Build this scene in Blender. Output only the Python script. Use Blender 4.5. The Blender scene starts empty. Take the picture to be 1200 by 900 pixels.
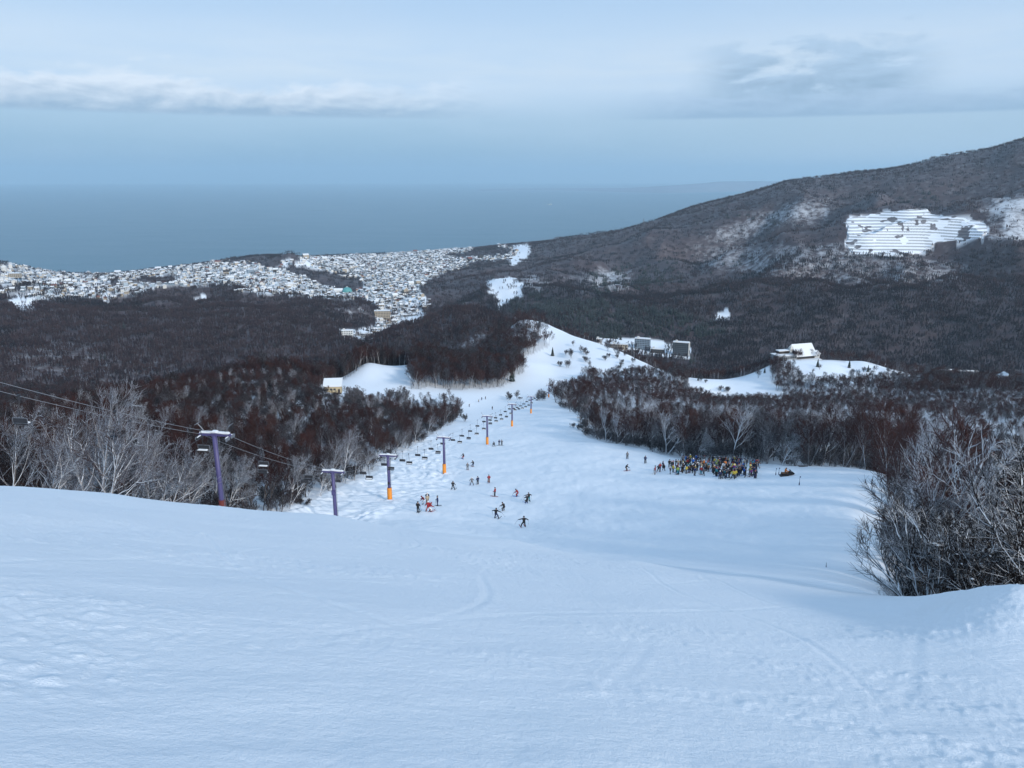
import bpy, bmesh, math, random
import numpy as np
from mathutils import Vector, Matrix

# ------------------------------------------------------------------ camera, sky, sun, exposure
CZ = 490.0                      # height of the lens above the sea
PITCH = math.radians(15.0)
FPX = 901.0                     # focal length in photo pixels (1200 x 900)
scn = bpy.context.scene
col = scn.collection
cam_d = bpy.data.cameras.new('camera')
cam_d.sensor_fit = 'HORIZONTAL'; cam_d.sensor_width = 36.0
cam_d.lens = 36.0 * FPX / 1200.0
cam_d.clip_start = 0.1; cam_d.clip_end = 200000.0
cam = bpy.data.objects.new('camera', cam_d); col.objects.link(cam)
cam.location = (0, 0, CZ); cam.rotation_euler = (math.pi/2 - PITCH, 0, 0)
scn.camera = cam
scn.view_settings.view_transform = 'Standard'
scn.view_settings.look = 'None'
scn.view_settings.exposure = 0.12
scn.view_settings.gamma = 1.0
scn.cycles.use_denoising = True
scn.cycles.max_bounces = 6
scn.cycles.diffuse_bounces = 3
scn.cycles.volume_bounces = 1
scn.cycles.transparent_max_bounces = 8

SUN_EL, SUN_AZ = math.radians(26.0), math.radians(143.0)   # azimuth clockwise from the view direction (+Y)
sd = bpy.data.lights.new('sun', 'SUN'); sd.energy = 3.0; sd.angle = math.radians(7.0); sd.color = (1.0, 0.95, 0.88)
sun = bpy.data.objects.new('sun', sd); col.objects.link(sun)
sdir = Vector((math.sin(SUN_AZ)*math.cos(SUN_EL), math.cos(SUN_AZ)*math.cos(SUN_EL), math.sin(SUN_EL)))
sun.rotation_euler = sdir.to_track_quat('Z', 'Y').to_euler()
sun.location = sdir*300 + Vector((0, 0, CZ))

class NT:
    """small node helper"""
    def __init__(s, tree): s.t = tree; s.n = tree.nodes; s.l = tree.links
    def new(s, typ, **kw):
        nd = s.n.new(typ)
        for k, v in kw.items():
            if k == 'ins':
                for i, x in v.items():
                    if hasattr(x, 'is_linked') or hasattr(x, 'is_output'): s.l.new(x, nd.inputs[i])
                    else: nd.inputs[i].default_value = x
            else: setattr(nd, k, v)
        return nd
    def math(s, op, a, b=None, c=None, clamp=False):
        nd = s.new('ShaderNodeMath', operation=op, use_clamp=clamp)
        for i, x in enumerate((a, b, c)):
            if x is None: continue
            if hasattr(x, 'is_output'): s.l.new(x, nd.inputs[i])
            else: nd.inputs[i].default_value = x
        return nd.outputs[0]
    def ramp(s, fac, stops, interp='LINEAR'):
        nd = s.new('ShaderNodeValToRGB'); cr = nd.color_ramp; cr.interpolation = interp
        while len(cr.elements) < len(stops): cr.elements.new(0.5)
        for e, (p, c) in zip(cr.elements, stops):
            e.position = p; e.color = (c, c, c, 1) if isinstance(c, (int, float)) else (*c, 1)
        s.l.new(fac, nd.inputs[0]); return nd.outputs[0]
    def mix(s, fac, a, b, blend='MIX'):
        nd = s.new('ShaderNodeMix', data_type='RGBA', blend_type=blend)
        for i, x in ((0, fac), (6, a), (7, b)):
            if hasattr(x, 'is_output'): s.l.new(x, nd.inputs[i])
            elif isinstance(x, (int, float)): nd.inputs[i].default_value = x
            else: nd.inputs[i].default_value = (*x, 1)
        return nd.outputs[2]
    def noise(s, vec, scale, detail=4, rough=0.55, dist=0.0, dims='3D'):
        nd = s.new('ShaderNodeTexNoise', noise_dimensions=dims)
        if vec is not None: s.l.new(vec, nd.inputs['Vector'])
        nd.inputs['Scale'].default_value = scale; nd.inputs['Detail'].default_value = detail
        nd.inputs['Roughness'].default_value = rough; nd.inputs['Distortion'].default_value = dist
        return nd.outputs[0]

world = bpy.data.worlds.new('World'); scn.world = world; world.use_nodes = True
def build_world():
    w = NT(world.node_tree); w.n.clear()
    sky = w.new('ShaderNodeTexSky', sky_type='NISHITA', sun_disc=False)
    sky.sun_elevation = SUN_EL; sky.sun_rotation = SUN_AZ
    sky.altitude = 490; sky.air_density = 1.0; sky.dust_density = 1.5; sky.ozone_density = 1.5
    tc = w.new('ShaderNodeTexCoord')
    sx = w.new('ShaderNodeSeparateXYZ', ins={0: tc.outputs['Generated']})
    el = w.math('MULTIPLY', w.math('ARCSINE', sx.outputs[2]), 180/math.pi)          # degrees
    az = w.math('MULTIPLY', w.math('ARCTAN2', sx.outputs[0], sx.outputs[1]), 180/math.pi)
    # thin overcast veil over the whole sky
    e20 = w.math('DIVIDE', w.math('ADD', el, 2.0), 24.0, clamp=True)
    veil = w.ramp(e20, [(0.0, (.21, .39, .59)), (.083, (.22, .405, .615)), (.17, (.30, .495, .69)), (.24, (.39, .58, .77)), (.33, (.56, .74, .97)),
                        (.45, (.55, .73, .95)), (.62, (.44, .64, .90)), (1.0, (.39, .62, .93))])
    rb = w.new('ShaderNodeMapRange', ins={0: az, 1: -8.0, 2: 28.0, 3: 0.0, 4: .85}, interpolation_type='SMOOTHSTEP').outputs[0]
    lo = w.new('ShaderNodeMapRange', ins={0: el, 1: 1.0, 2: 6.0, 3: 1.0, 4: 0.0}, interpolation_type='SMOOTHSTEP').outputs[0]
    veil = w.mix(w.math('MULTIPLY', rb, lo), veil, (.54, .71, .87))
    cv = w.new('ShaderNodeCombineXYZ', ins={0: w.math('MULTIPLY', az, .05), 1: w.math('MULTIPLY', el, .16), 2: 0.3})
    streak = w.noise(cv.outputs[0], 1.6, 5, .55)
    veil = w.mix(w.math('MULTIPLY', w.math('SUBTRACT', streak, .45), 1.2, clamp=True), veil, (.55, .71, .91))
    bd = w.math('POWER', 2.718, w.math('MULTIPLY', w.math('POWER', w.math('DIVIDE', w.math('SUBTRACT', el, 7.3), 2.1), 2.0), -1.0))
    cb = w.new('ShaderNodeCombineXYZ', ins={0: w.math('MULTIPLY', az, .035), 1: w.math('MULTIPLY', el, .22), 2: 4.6})
    nb = w.math('MULTIPLY_ADD', w.noise(cb.outputs[0], 2.2, 6, .6, .2), 2.2, -.45, clamp=True)
    veil = w.mix(w.math('MULTIPLY', bd, nb), veil, (.70, .82, .96))
    base = w.mix(0.84, w.mix(1.0, sky.outputs[0], (.085, .085, .085), 'MULTIPLY'), veil)
    # cloud bank lying low over the bay: flat dark base, lumpy bright top
    def bank(bas, e0, e1, a0, a1, fa, sc, seed, thr, light, dark, op, flat=0.45):
        v = w.new('ShaderNodeCombineXYZ', ins={0: w.math('MULTIPLY', az, .11), 1: w.math('MULTIPLY', el, .33), 2: seed})
        n = w.noise(v.outputs[0], sc, 8, .58, .25)
        k = w.math('DIVIDE', w.math('SUBTRACT', el, e0), e1 - e0)              # 0 base .. 1 top
        kc = w.math('MAXIMUM', w.math('MINIMUM', k, 2.0), -1.0)
        rise = w.new('ShaderNodeMapRange', ins={0: kc, 1: -.06, 2: .1, 3: 0.0, 4: 1.0}, interpolation_type='SMOOTHSTEP').outputs[0]
        body = w.math('SUBTRACT', n, w.math('ADD', thr, w.math('MULTIPLY', w.math('MAXIMUM', kc, 0.0), flat)))
        body = w.math('MULTIPLY', body, 7.0, clamp=True)
        aa = w.new('ShaderNodeMapRange', ins={0: az, 1: a0, 2: a0 + fa, 3: 0.0, 4: 1.0}, interpolation_type='SMOOTHSTEP').outputs[0]
        ab = w.new('ShaderNodeMapRange', ins={0: az, 1: a1 - fa, 2: a1, 3: 1.0, 4: 0.0}, interpolation_type='SMOOTHSTEP').outputs[0]
        f = w.math('MULTIPLY', w.math('MULTIPLY', w.math('MULTIPLY', body, rise), w.math('MULTIPLY', aa, ab)), op)
        # shade: brighter towards the thin upper edge and on sun-facing lumps
        v2 = w.new('ShaderNodeVectorMath', operation='ADD', ins={0: v.outputs[0], 1: (.05, -.09, 0)})
        n2 = w.noise(v2.outputs[0], sc, 8, .58, .25)
        lit = w.math('ADD', w.math('MULTIPLY', w.math('SUBTRACT', n2, n), 3.0), w.math('MULTIPLY', kc, 1.15), clamp=True)
        return w.mix(f, bas, w.mix(lit, dark, light))
    base = bank(base, 4.0, 6.2, -60, 3, 16, 1.5, 3.7, .12, (.80, .88, .98), (.33, .47, .63), .92, .36)
    base = bank(base, 4.4, 8.4, 11, 29, 5, 2.1, 9.1, .20, (.42, .58, .77), (.27, .41, .57), .85, .28)
    base = bank(base, 3.9, 5.6, 4, 60, 10, 1.3, 5.2, .14, (.46, .61, .80), (.30, .45, .63), .85, .35)
    bg = w.new('ShaderNodeBackground', ins={0: base, 1: 1.0})
    out = w.new('ShaderNodeOutputWorld', ins={0: bg.outputs[0]})
build_world()

# ------------------------------------------------------------------ helpers
def pray(x, y):
    """photo pixel -> (azimuth, slope of the ray)"""
    dx, dy = (x - 600) / FPX, (y - 450) / FPX
    f = math.cos(PITCH) - dy*math.sin(PITCH); d = dy*math.cos(PITCH) + math.sin(PITCH)
    h = math.hypot(dx, f)
    return math.atan2(dx, f), -d/h
def proj(X, Y, Z):
    """world -> photo pixel"""
    z = Z - CZ
    f = Y*math.cos(PITCH) - z*math.sin(PITCH); u = Y*math.sin(PITCH) + z*math.cos(PITCH)
    return 600 + FPX*X/f, 450 - FPX*u/f, f

def _hash(ix, iy, seed):
    h = (ix.astype(np.int64)*374761393 + iy.astype(np.int64)*668265263 + seed*1442695041) & 0xffffffff
    h = ((h ^ (h >> 13))*1274126177) & 0xffffffff
    return ((h ^ (h >> 16)) & 0xffff)/65535.0
def vnoise(x, y, seed=0):
    ix, iy = np.floor(x), np.floor(y); fx, fy = x-ix, y-iy
    fx = fx*fx*fx*(fx*(fx*6-15)+10); fy = fy*fy*fy*(fy*(fy*6-15)+10)
    a, b = _hash(ix, iy, seed), _hash(ix+1, iy, seed); c, d = _hash(ix, iy+1, seed), _hash(ix+1, iy+1, seed)
    return (a+(b-a)*fx)*(1-fy)+(c+(d-c)*fx)*fy
def fbm(x, y, oct=4, seed=0, gain=.5):
    s = 0; a = 1; t = 0
    for o in range(oct):
        s = s + a*(vnoise(x*2**o+o*17.3, y*2**o-o*9.1, seed+o)-.5)*2; t += a; a *= gain
    return s/t
def sstep(a, b, x):
    t = np.clip((x-a)/(b-a), 0, 1); return t*t*(3-2*t)

# ------------------------------------------------------------------ terrain
# control points: photo pixel + distance (metres) of ground the photograph shows, or explicit (azimuth deg, distance, height rel. lens)
G, GA = .466, math.radians(15)
def plane(az, r): return -1.6 - G*r*math.cos(az-GA)
CP = []
for a in range(-180, 180, 15):
    for r in (.5, 1.5, 4, 9, 18):
        az = math.radians(a)
        CP.append((az, r, plane(az, r)))
for a in range(-60, 61, 10):
    az = math.radians(a); r = 28
    if a < 25: CP.append((az, r, plane(az, r)))
def P(x, y, r, dz=0): a, t = pray(x, y); CP.append((a, r, t*r+dz))
def E(adeg, r, z): CP.append((math.radians(adeg), r, z))
for a in (-180, -150, -120, -90, 90, 120, 150):           # the mountain behind the camera
    ra = math.radians(a)
    for r, k in ((32, 32), (50, 50), (64, 60), (100, 66), (220, 70)): E(a, r, plane(ra, k)*(1 if plane(ra, k) > 0 else r/k))
    
    E(a, 700, 10 if abs(a) > 100 else -140); E(a, 2500, -200); E(a, 7000, -420)
# crest of the near slope
for x, y, r in ((0, 570, 41), (60, 573, 41), (130, 578, 40), (258, 593, 38), (388, 604, 35), (500, 622, 33), (600, 633, 31), (700, 655, 28), (800, 668, 26), (900, 682, 25), (1000, 697, 24), (1060, 700, 23), (1100, 697, 20), (1150, 690, 18), (1200, 688, 17)): P(x, y, r)
# hidden ground right behind it
for x, y, r, d in ((0, 575, 60, -2.5), (130, 583, 60, -2.5), (258, 597, 62, -2.2), (0, 585, 95, -3), (130, 590, 95, -3), (388, 606, 60, -1.8), (500, 622, 60, -1.7), (600, 632, 60, -1.3), (700, 648, 55, -1.2), (800, 655, 50, -1.0), (900, 668, 45, -1), (1000, 676, 42, -.6), (1060, 690, 38, -1.2), (1150, 688, 36, -3), (1200, 686, 36, -3)): P(x, y, r, d)
# lower piste
for x, y, r in ((613, 614, 114), (500, 600, 121), (430, 601, 119), (345, 594, 118), (454, 586, 137), (520, 555, 180), (571, 521, 243), (600, 500, 302), (622, 485, 368), (640, 473, 415), (660, 471, 420), (388, 616, 111),
                (700, 520, 225), (700, 560, 163), (800, 562, 155), (880, 556, 157), (960, 549, 162), (1040, 556, 150), (760, 530, 205), (690, 490, 310), (800, 600, 118), (900, 600, 114), (1000, 600, 110), (1040, 640, 82), (720, 625, 100), (900, 645, 82), (1000, 645, 78), (800, 630, 93),
                (400, 571, 152), (450, 546, 192), (500, 513, 268), (532, 496, 325), (780, 534, 204), (900, 544, 180)): P(x, y, r)
# left wood ground
E(-36, 130, -46); E(-30, 130, -48); E(-24, 140, -52); E(-36, 200, -62); E(-25, 220, -68); E(-18, 260, -80); E(-36, 320, -85); E(-28, 330, -86); E(-15, 360, -98); E(-50, 100, -26); E(-50, 250, -85); E(-50, 450, -95)
# saddle beyond the lift, pistes and fields of the middle distance
for x, y, r in ((555, 478, 420), (575, 467, 465), (600, 457, 515), (650, 442, 610), (645, 412, 720), (622, 376, 855), (640, 380, 850), (720, 440, 620), (690, 450, 560), (480, 459, 470), (440, 442, 515), (395, 457, 465), (430, 425, 560), (520, 452, 500), (560, 445, 540), (600, 428, 620), (585, 410, 700), (500, 425, 570), (340, 445, 480), (300, 443, 470), (250, 452, 440), (170, 466, 420),
                (540, 470, 440), (470, 478, 430), (830, 446, 615), (900, 442, 630), (935, 421, 700), (1000, 432, 680), (1100, 440, 740), (1190, 448, 790), (850, 468, 555), (930, 465, 565), (1050, 462, 600)): P(x, y, r)
for a, r, z in ((8, 300, -104), (15, 300, -100), (22, 300, -100), (30, 280, -92), (15, 430, -128), (24, 430, -126), (33, 430, -120), (40, 200, -95), (45, 400, -100), (50, 80, -26), (40, 80, -48)): E(a, r, z)
# drop behind the middle-distance crest, valley floor
for a, r, z in ((-36, 640, -190), (-28, 620, -180), (-20, 640, -195), (-12, 680, -215), (-6, 760, -230), (0, 1050, -270), (6, 1000, -275), (12, 880, -262), (20, 900, -255), (30, 950, -250), (40, 1000, -220),
                (-36, 950, -290), (-26, 950, -300), (-15, 950, -310), (-8, 1050, -318), (8, 1250, -328), (16, 1250, -330), (26, 1300, -325), (38, 1300, -300), (-45, 900, -240), (-55, 1500, -300)): E(a, r, z)
# dark knoll
for x, y, r in ((460, 396, 1280), (530, 362, 1450), (560, 362, 1430), (490, 378, 1400), (600, 384, 1300), (520, 390, 1250), (580, 400, 1150)): P(x, y, r)
E(-5, 1750, -365); E(-2, 1750, -350); E(2, 1650, -330); E(-8, 1700, -370)
# wooded plateau left
for x, y, r in ((0, 446, 1300), (100, 446, 1300), (200, 446, 1300), (300, 404, 1500), (400, 394, 1620), (200, 395, 1650), (50, 395, 1650), (0, 358, 2250), (100, 352, 2300), (250, 343, 2450), (350, 350, 2350), (430, 364, 2150), (420, 392, 1750)): P(x, y, r)
# town, coast
for x, y, r in ((300, 300, 3700), (260, 312, 3450), (345, 304, 3600), (200, 326, 3100), (100, 330, 3050), (40, 328, 3200), (8, 318, 3350), (35, 316, 3400), (80, 322, 3700), (400, 322, 3500), (350, 330, 3000), (450, 342, 2850), (470, 374, 2250), (440, 390, 1950), (500, 345, 2600), (560, 310, 3900), (540, 300, 4400), (520, 320, 3400), (300, 322, 3100), (160, 322, 3600)): P(x, y, r)
COAST = []
for x, y in ((-150, 326), (-60, 325), (0, 324), (70, 323), (130, 321), (200, 313), (260, 307), (350, 301), (430, 297), (500, 294), (560, 289), (610, 284), (660, 277), (700, 272), (760, 262)):
    a, t = pray(x, y); r = (CZ-1)/-t; CP.append((a, r, -CZ+1)); CP.append((a, r*1.04, -CZ-8)); CP.append((a, r*1.6, -CZ-20)); COAST.append((a, r))
# the big hill on the right
for x, y, r in ((700, 402, 1520), (800, 410, 1560), (900, 404, 1650), (1000, 404, 1680), (1100, 412, 1650), (1200, 424, 1600), (1300, 424, 1600), (640, 372, 1800), (620, 350, 2250), (590, 338, 2500), (610, 322, 3000), (612, 300, 3900), (612, 287, 4300),
                
                (700, 345, 2250), (800, 360, 1900), (900, 360, 1850), (1000, 362, 1820), (1100, 364, 1820), (1200, 364, 1800), (700, 312, 3000), (800, 315, 2500), (900, 318, 2350), (1000, 308, 2450), (1070, 304, 2480), (1150, 300, 2480), (1200, 300, 2450),
                (690, 288, 3800), (760, 284, 3400), (990, 255, 2760), (1070, 250, 2760), (1150, 258, 2720), (1200, 262, 2700),
                (850, 258, 3550), (930, 250, 3350), (1030, 236, 3200), (1200, 226, 3100), (1300, 215, 3000),
                (680, 276, 4450), (735, 268, 4350), (800, 248, 4200), (870, 230, 4100), (935, 213, 4050), (1000, 207, 4050), (1100, 192, 3950), (1200, 175, 3850), (1300, 160, 3800)): P(x, y, r)
for a, r, z in ((8, 5200, -430), (12, 5200, -250), (20, 5200, -95), (30, 5200, 60), (40, 5200, 130), (50, 4200, 130), (55, 2500, -80), (60, 1400, -150), (12, 6500, -495), (20, 7500, -495), (30, 8000, -300), (45, 8500, -200), (5, 6500, -505)): E(a, r, z)
for x, y, r, dr, d in ((1260, 222, 2950, 260, -80), (1200, 230, 2930, 260, -85), (1130, 238, 2900, 260, -95), (1060, 247, 2860, 260, -95), (985, 262, 2820, 260, -95), (915, 276, 2780, 270, -95), (850, 287, 2780, 280, -95), (790, 298, 2800, 300, -85), (730, 312, 2750, 300, -70),
                       (1260, 335, 2050, 170, -45), (1200, 334, 2030, 170, -48), (1120, 330, 2020, 170, -48), (1040, 331, 2010, 170, -48), (960, 334, 2000, 170, -48), (880, 333, 2050, 170, -26), (800, 340, 2080, 170, -24)):
    P(x, y, r); a, t = pray(x, y); CP.append((a, r+dr, t*(r+dr)+d))
for x, y, r in ((605, 379, 860), (612, 376, 860), (660, 388, 830), (680, 396, 805), (700, 403, 780), (720, 411, 752), (740, 419, 722), (760, 427, 690), (780, 435, 660), (915, 423, 690), (955, 422, 705), (935, 420, 715), (975, 422, 710), (1010, 424, 705)): P(x, y, r)
for x, y, r in ((620, 376, 930), (660, 388, 900), (700, 403, 850), (740, 419, 790), (780, 435, 730)): P(x, y, r, -14)
CPA = np.array(CP)
KA, KR = 2.6, 1.0
_u = np.column_stack([CPA[:, 0]*KA, np.log(CPA[:, 1])*KR]); _v = CPA[:, 2]/CPA[:, 1]
_u2 = np.vstack([_u, _u[np.abs(CPA[:, 0]) > 2] - np.sign(_u[np.abs(CPA[:, 0]) > 2])*np.array([[2*math.pi*KA, 0]])]); _v2 = np.concatenate([_v, _v[np.abs(CPA[:, 0]) > 2]])
def _kern(d): return np.sqrt(d*d + .0009)
_n = len(_u2)
_A = np.zeros((_n+1, _n+1)); _A[:_n, :_n] = _kern(np.linalg.norm(_u2[:, None]-_u2[None], axis=2)) - np.eye(_n)*.002
_A[:_n, _n] = 1; _A[_n, :_n] = 1
_w = np.linalg.solve(_A, np.concatenate([_v2, [0]]))
def base_t(az, lr):
    out = np.empty(az.size); az = az.ravel(); lr = lr.ravel()
    for i in range(0, az.size, 20000):
        a = az[i:i+20000, None]*KA - _u2[None, :, 0]; b = lr[i:i+20000, None]*KR - _u2[None, :, 1]
        out[i:i+20000] = np.sqrt(a*a + b*b + .0009) @ _w[:_n] + _w[_n]
    return out
def inpoly(px, py, poly):
    c = np.zeros(np.shape(px), bool); n = len(poly); j = n-1
    for i in range(n):
        xi, yi = poly[i]; xj, yj = poly[j]
        if yi != yj: c ^= ((yi > py) != (yj > py)) & (px < (xj-xi)*(py-yi)/(yj-yi)+xi)
        j = i
    return c
def track_field(X, Y):
    """tracks and chopped-up snow left of the lift and over the lower piste, metres"""
    def fam(ca, per, sd_, wid):
        u = X*math.cos(ca) + Y*math.sin(ca); v = Y*math.cos(ca) - X*math.sin(ca)
        w = fbm(X*.035, Y*.035, 2, sd_)*7 + np.sin(u*.21 + sd_)*1.1
        q = np.abs(((v + w)/per) % 1 - .5)*2
        on = sstep(-.15, .25, fbm(u*.03, v*.25, 2, sd_+3))
        return (-np.exp(-((1-q)/wid)**2) + .5*np.exp(-((.62-q)/(wid*1.2))**2))*on
    return fam(.30, 2.6, 71, .22)*.46 + fam(-.15, 3.7, 75, .2)*.40 + fam(1.15, 5.0, 78, .16)*.34 + fbm(X*.6, Y*.6, 3, 5)*.42
def height(X, Y):
    X = np.asarray(X, float); Y = np.asarray(Y, float); sh = X.shape
    x, y = X.ravel(), Y.ravel()
    r = np.maximum(np.hypot(x, y), .3); az = np.arctan2(x, y)
    z = base_t(az, np.log(r))*r
    # relief of the far hills: gullies and spurs
    far = sstep(900, 1700, r)
    wx, wy = x + 130*fbm(x/500, y/500, 2, 11), y + 130*fbm(x/500, y/500, 2, 12)
    rid = 1-np.abs(fbm(wx/520, wy/520, 4, 21))*2.2
    hill = sstep(-455, -330, z)
    z = z + far*hill*((rid-.55)*58 + fbm(x/160, y/160, 3, 31)*10)*sstep(900, 2600, r)*(1-.65*sstep(3500, 3950, r))
    mid = sstep(350, 600, r)*(1-far)
    z = z + mid*fbm(x/90, y/90, 3, 41)*3.0
    # near snow: soft undulation, piles of chopped snow, small clods
    near = 1-sstep(250, 480, r)
    und = fbm(x/7, y/7, 3, 51)*.13*sstep(3, 14, r) + fbm(x/1.7+2, y/1.7, 3, 52)*.020 + fbm(x*.55+y*.18, y*2.6-x*.8, 3, 58)*.009
    pat = sstep(-.12, .40, fbm(x/4.5+3, y/2.2-7, 4, 53))
    cl = np.maximum(vnoise(x*4.3, y*4.3, 54)-.6, 0)*.07 + np.maximum(vnoise(x*9.5, y*9.5, 55)-.55, 0)*.06 + np.maximum(vnoise(x*17, y*17, 57)-.5, 0)*.035
    fine = 1-sstep(28, 60, r)
    for ca, per, sd_, wd in ((.9, 3.3, 151, .075), (2.35, 4.1, 155, .07), (1.5, 2.7, 158, .06)):
        uu = x*math.cos(ca) + y*math.sin(ca); vv = y*math.cos(ca) - x*math.sin(ca)
        ph = (vv + fbm(x/16, y/16, 2, sd_)*4.5)/per; q = np.abs(ph % 1 - .5)*per
        on = sstep(-.15, .55, fbm(uu/14, np.floor(ph)*3.7, 2, sd_+1))*fine*sstep(4.5, 9.0, r)
        z = z + on*(-.013*np.exp(-(q/wd)**2) + .006*np.exp(-((q-.15)/.06)**2))
    z = z + near*und + pat*cl*fine*.8
    tm = sstep(95, 110, r)*(1-sstep(260, 330, r))*sstep(math.radians(-22), math.radians(-17), az)*(1-sstep(math.radians(-6.5), math.radians(-3), az + .0*r))
    lx = x - (-31+.139*(y-79))
    tm = tm*(1-sstep(3, 9, lx))*(sstep(-45, -30, lx))
    z = z + tm*track_field(x, y)
    oth = sstep(60, 90, r)*(1-sstep(300, 420, r))*(1-tm)
    z = z + oth*(fbm(x/2.5, y/6, 3, 61)*.12 + (fbm(x*.9, y*.35, 3, 63))*.07 + fbm(x/14, y/14, 2, 62)*.35)
    return (z + CZ).reshape(sh)
def hz(x, y): return float(height(np.array([x]), np.array([y]))[0])
# ray marching table: where a photo pixel meets the ground
def ground_at(x, y, r0=45, r1=6000):
    a, t = pray(x, y)
    rr = np.exp(np.linspace(math.log(r0), math.log(r1), 1500))
    zz = height(rr*math.sin(a), rr*math.cos(a)) - CZ
    hit = np.nonzero(zz >= t*rr)[0]
    i = hit[0] if len(hit) else len(rr)-1
    return rr[i]*math.sin(a), rr[i]*math.cos(a), zz[i]+CZ, rr[i]
# ------------------------------------------------------------------ what is open snow, what is wood
def AL(x, y, r): return (pray(x, y)[0], math.log(r))
D = lambda a, r: (math.radians(a), math.log(r))
PISTE = [D(-179, .2), D(-179, 60), D(-100, 60), D(-60, 52), D(-36, 57), D(-30, 66), D(-24, 84), AL(258, 592, 92), AL(330, 594, 112), AL(400, 571, 152), AL(450, 546, 192), AL(500, 513, 268), AL(532, 496, 328), AL(541, 480, 400),
         AL(530, 470, 440), AL(470, 474, 440), AL(400, 478, 430), AL(382, 470, 440), AL(388, 440, 510), AL(396, 425, 560), AL(402, 425, 560), AL(400, 440, 515), AL(430, 425, 553), AL(478, 421, 575), AL(484, 440, 525), AL(478, 456, 480), AL(520, 455, 490), AL(560, 459, 500), AL(590, 453, 525),
         AL(612, 440, 600), AL(603, 425, 650), AL(640, 408, 730), AL(635, 395, 780), AL(603, 384, 835), AL(608, 374, 870), AL(640, 376, 875), AL(700, 404, 775), AL(782, 434, 655), AL(760, 444, 625), AL(715, 418, 720), AL(672, 400, 765), AL(690, 430, 650), AL(690, 443, 600), AL(655, 452, 525), AL(650, 465, 425),
         AL(680, 480, 330), AL(682, 500, 270), AL(700, 512, 245), AL(780, 534, 203), AL(900, 545, 180), AL(1040, 552, 158), AL(1045, 570, 138), AL(1035, 600, 108), AL(1040, 640, 82), AL(1045, 675, 50), AL(1075, 697, 32), D(31, 26), D(36, 22), D(50, 20), D(100, 20), D(179, 20), D(179, .2)]
FIELDS = [[AL(806, 434, 655), AL(900, 428, 690), AL(905, 445, 615), AL(930, 468, 555), AL(850, 474, 545), AL(806, 466, 555)],
          [AL(905, 424, 690), AL(980, 420, 705), AL(1025, 420, 712), AL(1040, 432, 690), AL(1115, 440, 740), AL(1060, 447, 660), AL(985, 455, 610), AL(940, 450, 610)],
          [AL(1110, 442, 742), AL(1195, 448, 790), AL(1240, 450, 800), AL(1195, 456, 720), AL(1100, 450, 690)]]
FIELDS.append([AL(655, 396, 775), AL(700, 403, 778), AL(788, 434, 655), AL(778, 447, 600), AL(720, 447, 595), AL(692, 440, 610)])
HUT = [AL(376, 490, 375), AL(374, 470, 440), AL(384, 436, 520), AL(405, 440, 520), AL(412, 472, 445), AL(408, 490, 375)]
FARPX = {   # photo polygons of far hillside with few trees (kind, polygon, r0, r1)
 'quarry': ([(991, 256), (1020, 252), (1040, 248), (1085, 245), (1098, 253), (1125, 254), (1152, 260), (1158, 270), (1150, 280), (1100, 282), (1078, 298), (1060, 299), (1000, 299), (991, 285), (994, 270)], 2200, 3400),
 'ramp': ([(602, 287), (622, 284), (620, 300), (604, 312), (596, 306)], 2500, 6000),
 'yard': ([(567, 330), (590, 326), (600, 325), (613, 335), (610, 345), (595, 355), (585, 362), (583, 350)], 1800, 3600),
 'shelf': ([(677, 272), (700, 265), (733, 264), (715, 271), (690, 274)], 3400, 6000),
 'clear1': ([(838, 370), (848, 362), (855, 362), (854, 372), (842, 374)], 1500, 2500),
 'clear2': ([(10, 352), (30, 344), (50, 350), (42, 360), (20, 362)], 1500, 2600),
 'terrace': ([(398, 388), (420, 386), (445, 380), (452, 388), (440, 399), (400, 399)], 1400, 3000),
 'hotelyard': ([(438, 364), (462, 362), (500, 366), (490, 376), (460, 380), (440, 379)], 1600, 3000),
 'hotels': ([(700, 396), (760, 398), (812, 408), (812, 420), (760, 416), (700, 408)], 1250, 1900),
 'clear3': ([(225, 348), (243, 346), (244, 353), (228, 354)], 1500, 2900),
}
PALE = [([(930, 238), (978, 233), (960, 258), (905, 262), (880, 275), (830, 280), (850, 265), (900, 252)], 2400, 5000, .42),  # thin snowy wood; the paleness also paints sunlit slopes
        ([(675, 325), (700, 318), (740, 318), (735, 335), (690, 345)], 1800, 4500, .5),
        ([(612, 325), (630, 321), (645, 332), (625, 345), (614, 338)], 1800, 4500, .5),
        ([(800, 290), (860, 288), (980, 285), (1000, 300), (1130, 308), (1130, 330), (1000, 333), (900, 322), (820, 312)], 1800, 3600, .30),
        ([(1160, 232), (1215, 228), (1215, 280), (1172, 282), (1158, 265)], 2000, 4000, .6),
        ([(0, 395), (90, 402), (210, 425), (210, 450), (0, 450)], 1000, 1700, .15),
        ([(530, 400), (555, 386), (570, 384), (560, 398), (540, 408)], 1000, 1600, .6),
        ([(395, 362), (425, 358), (430, 366), (400, 370)], 1500, 2600, .5)]
CONIF = [([(850, 252), (890, 250), (915, 262), (900, 272), (862, 268)], 2000, 5000), ([(1050, 228), (1120, 226), (1125, 234), (1060, 238)], 2500, 4500), ([(690, 318), (790, 300), (800, 330), (700, 350)], 1900, 3600), ([(850, 300), (880, 300), (880, 312), (850, 314)], 1900, 3600), ([(640, 350), (700, 352), (830, 375), (870, 395), (700, 400), (640, 380)], 1300, 2500), ([(600, 345), (640, 340), (650, 370), (600, 365)], 1500, 2600)]
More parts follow.
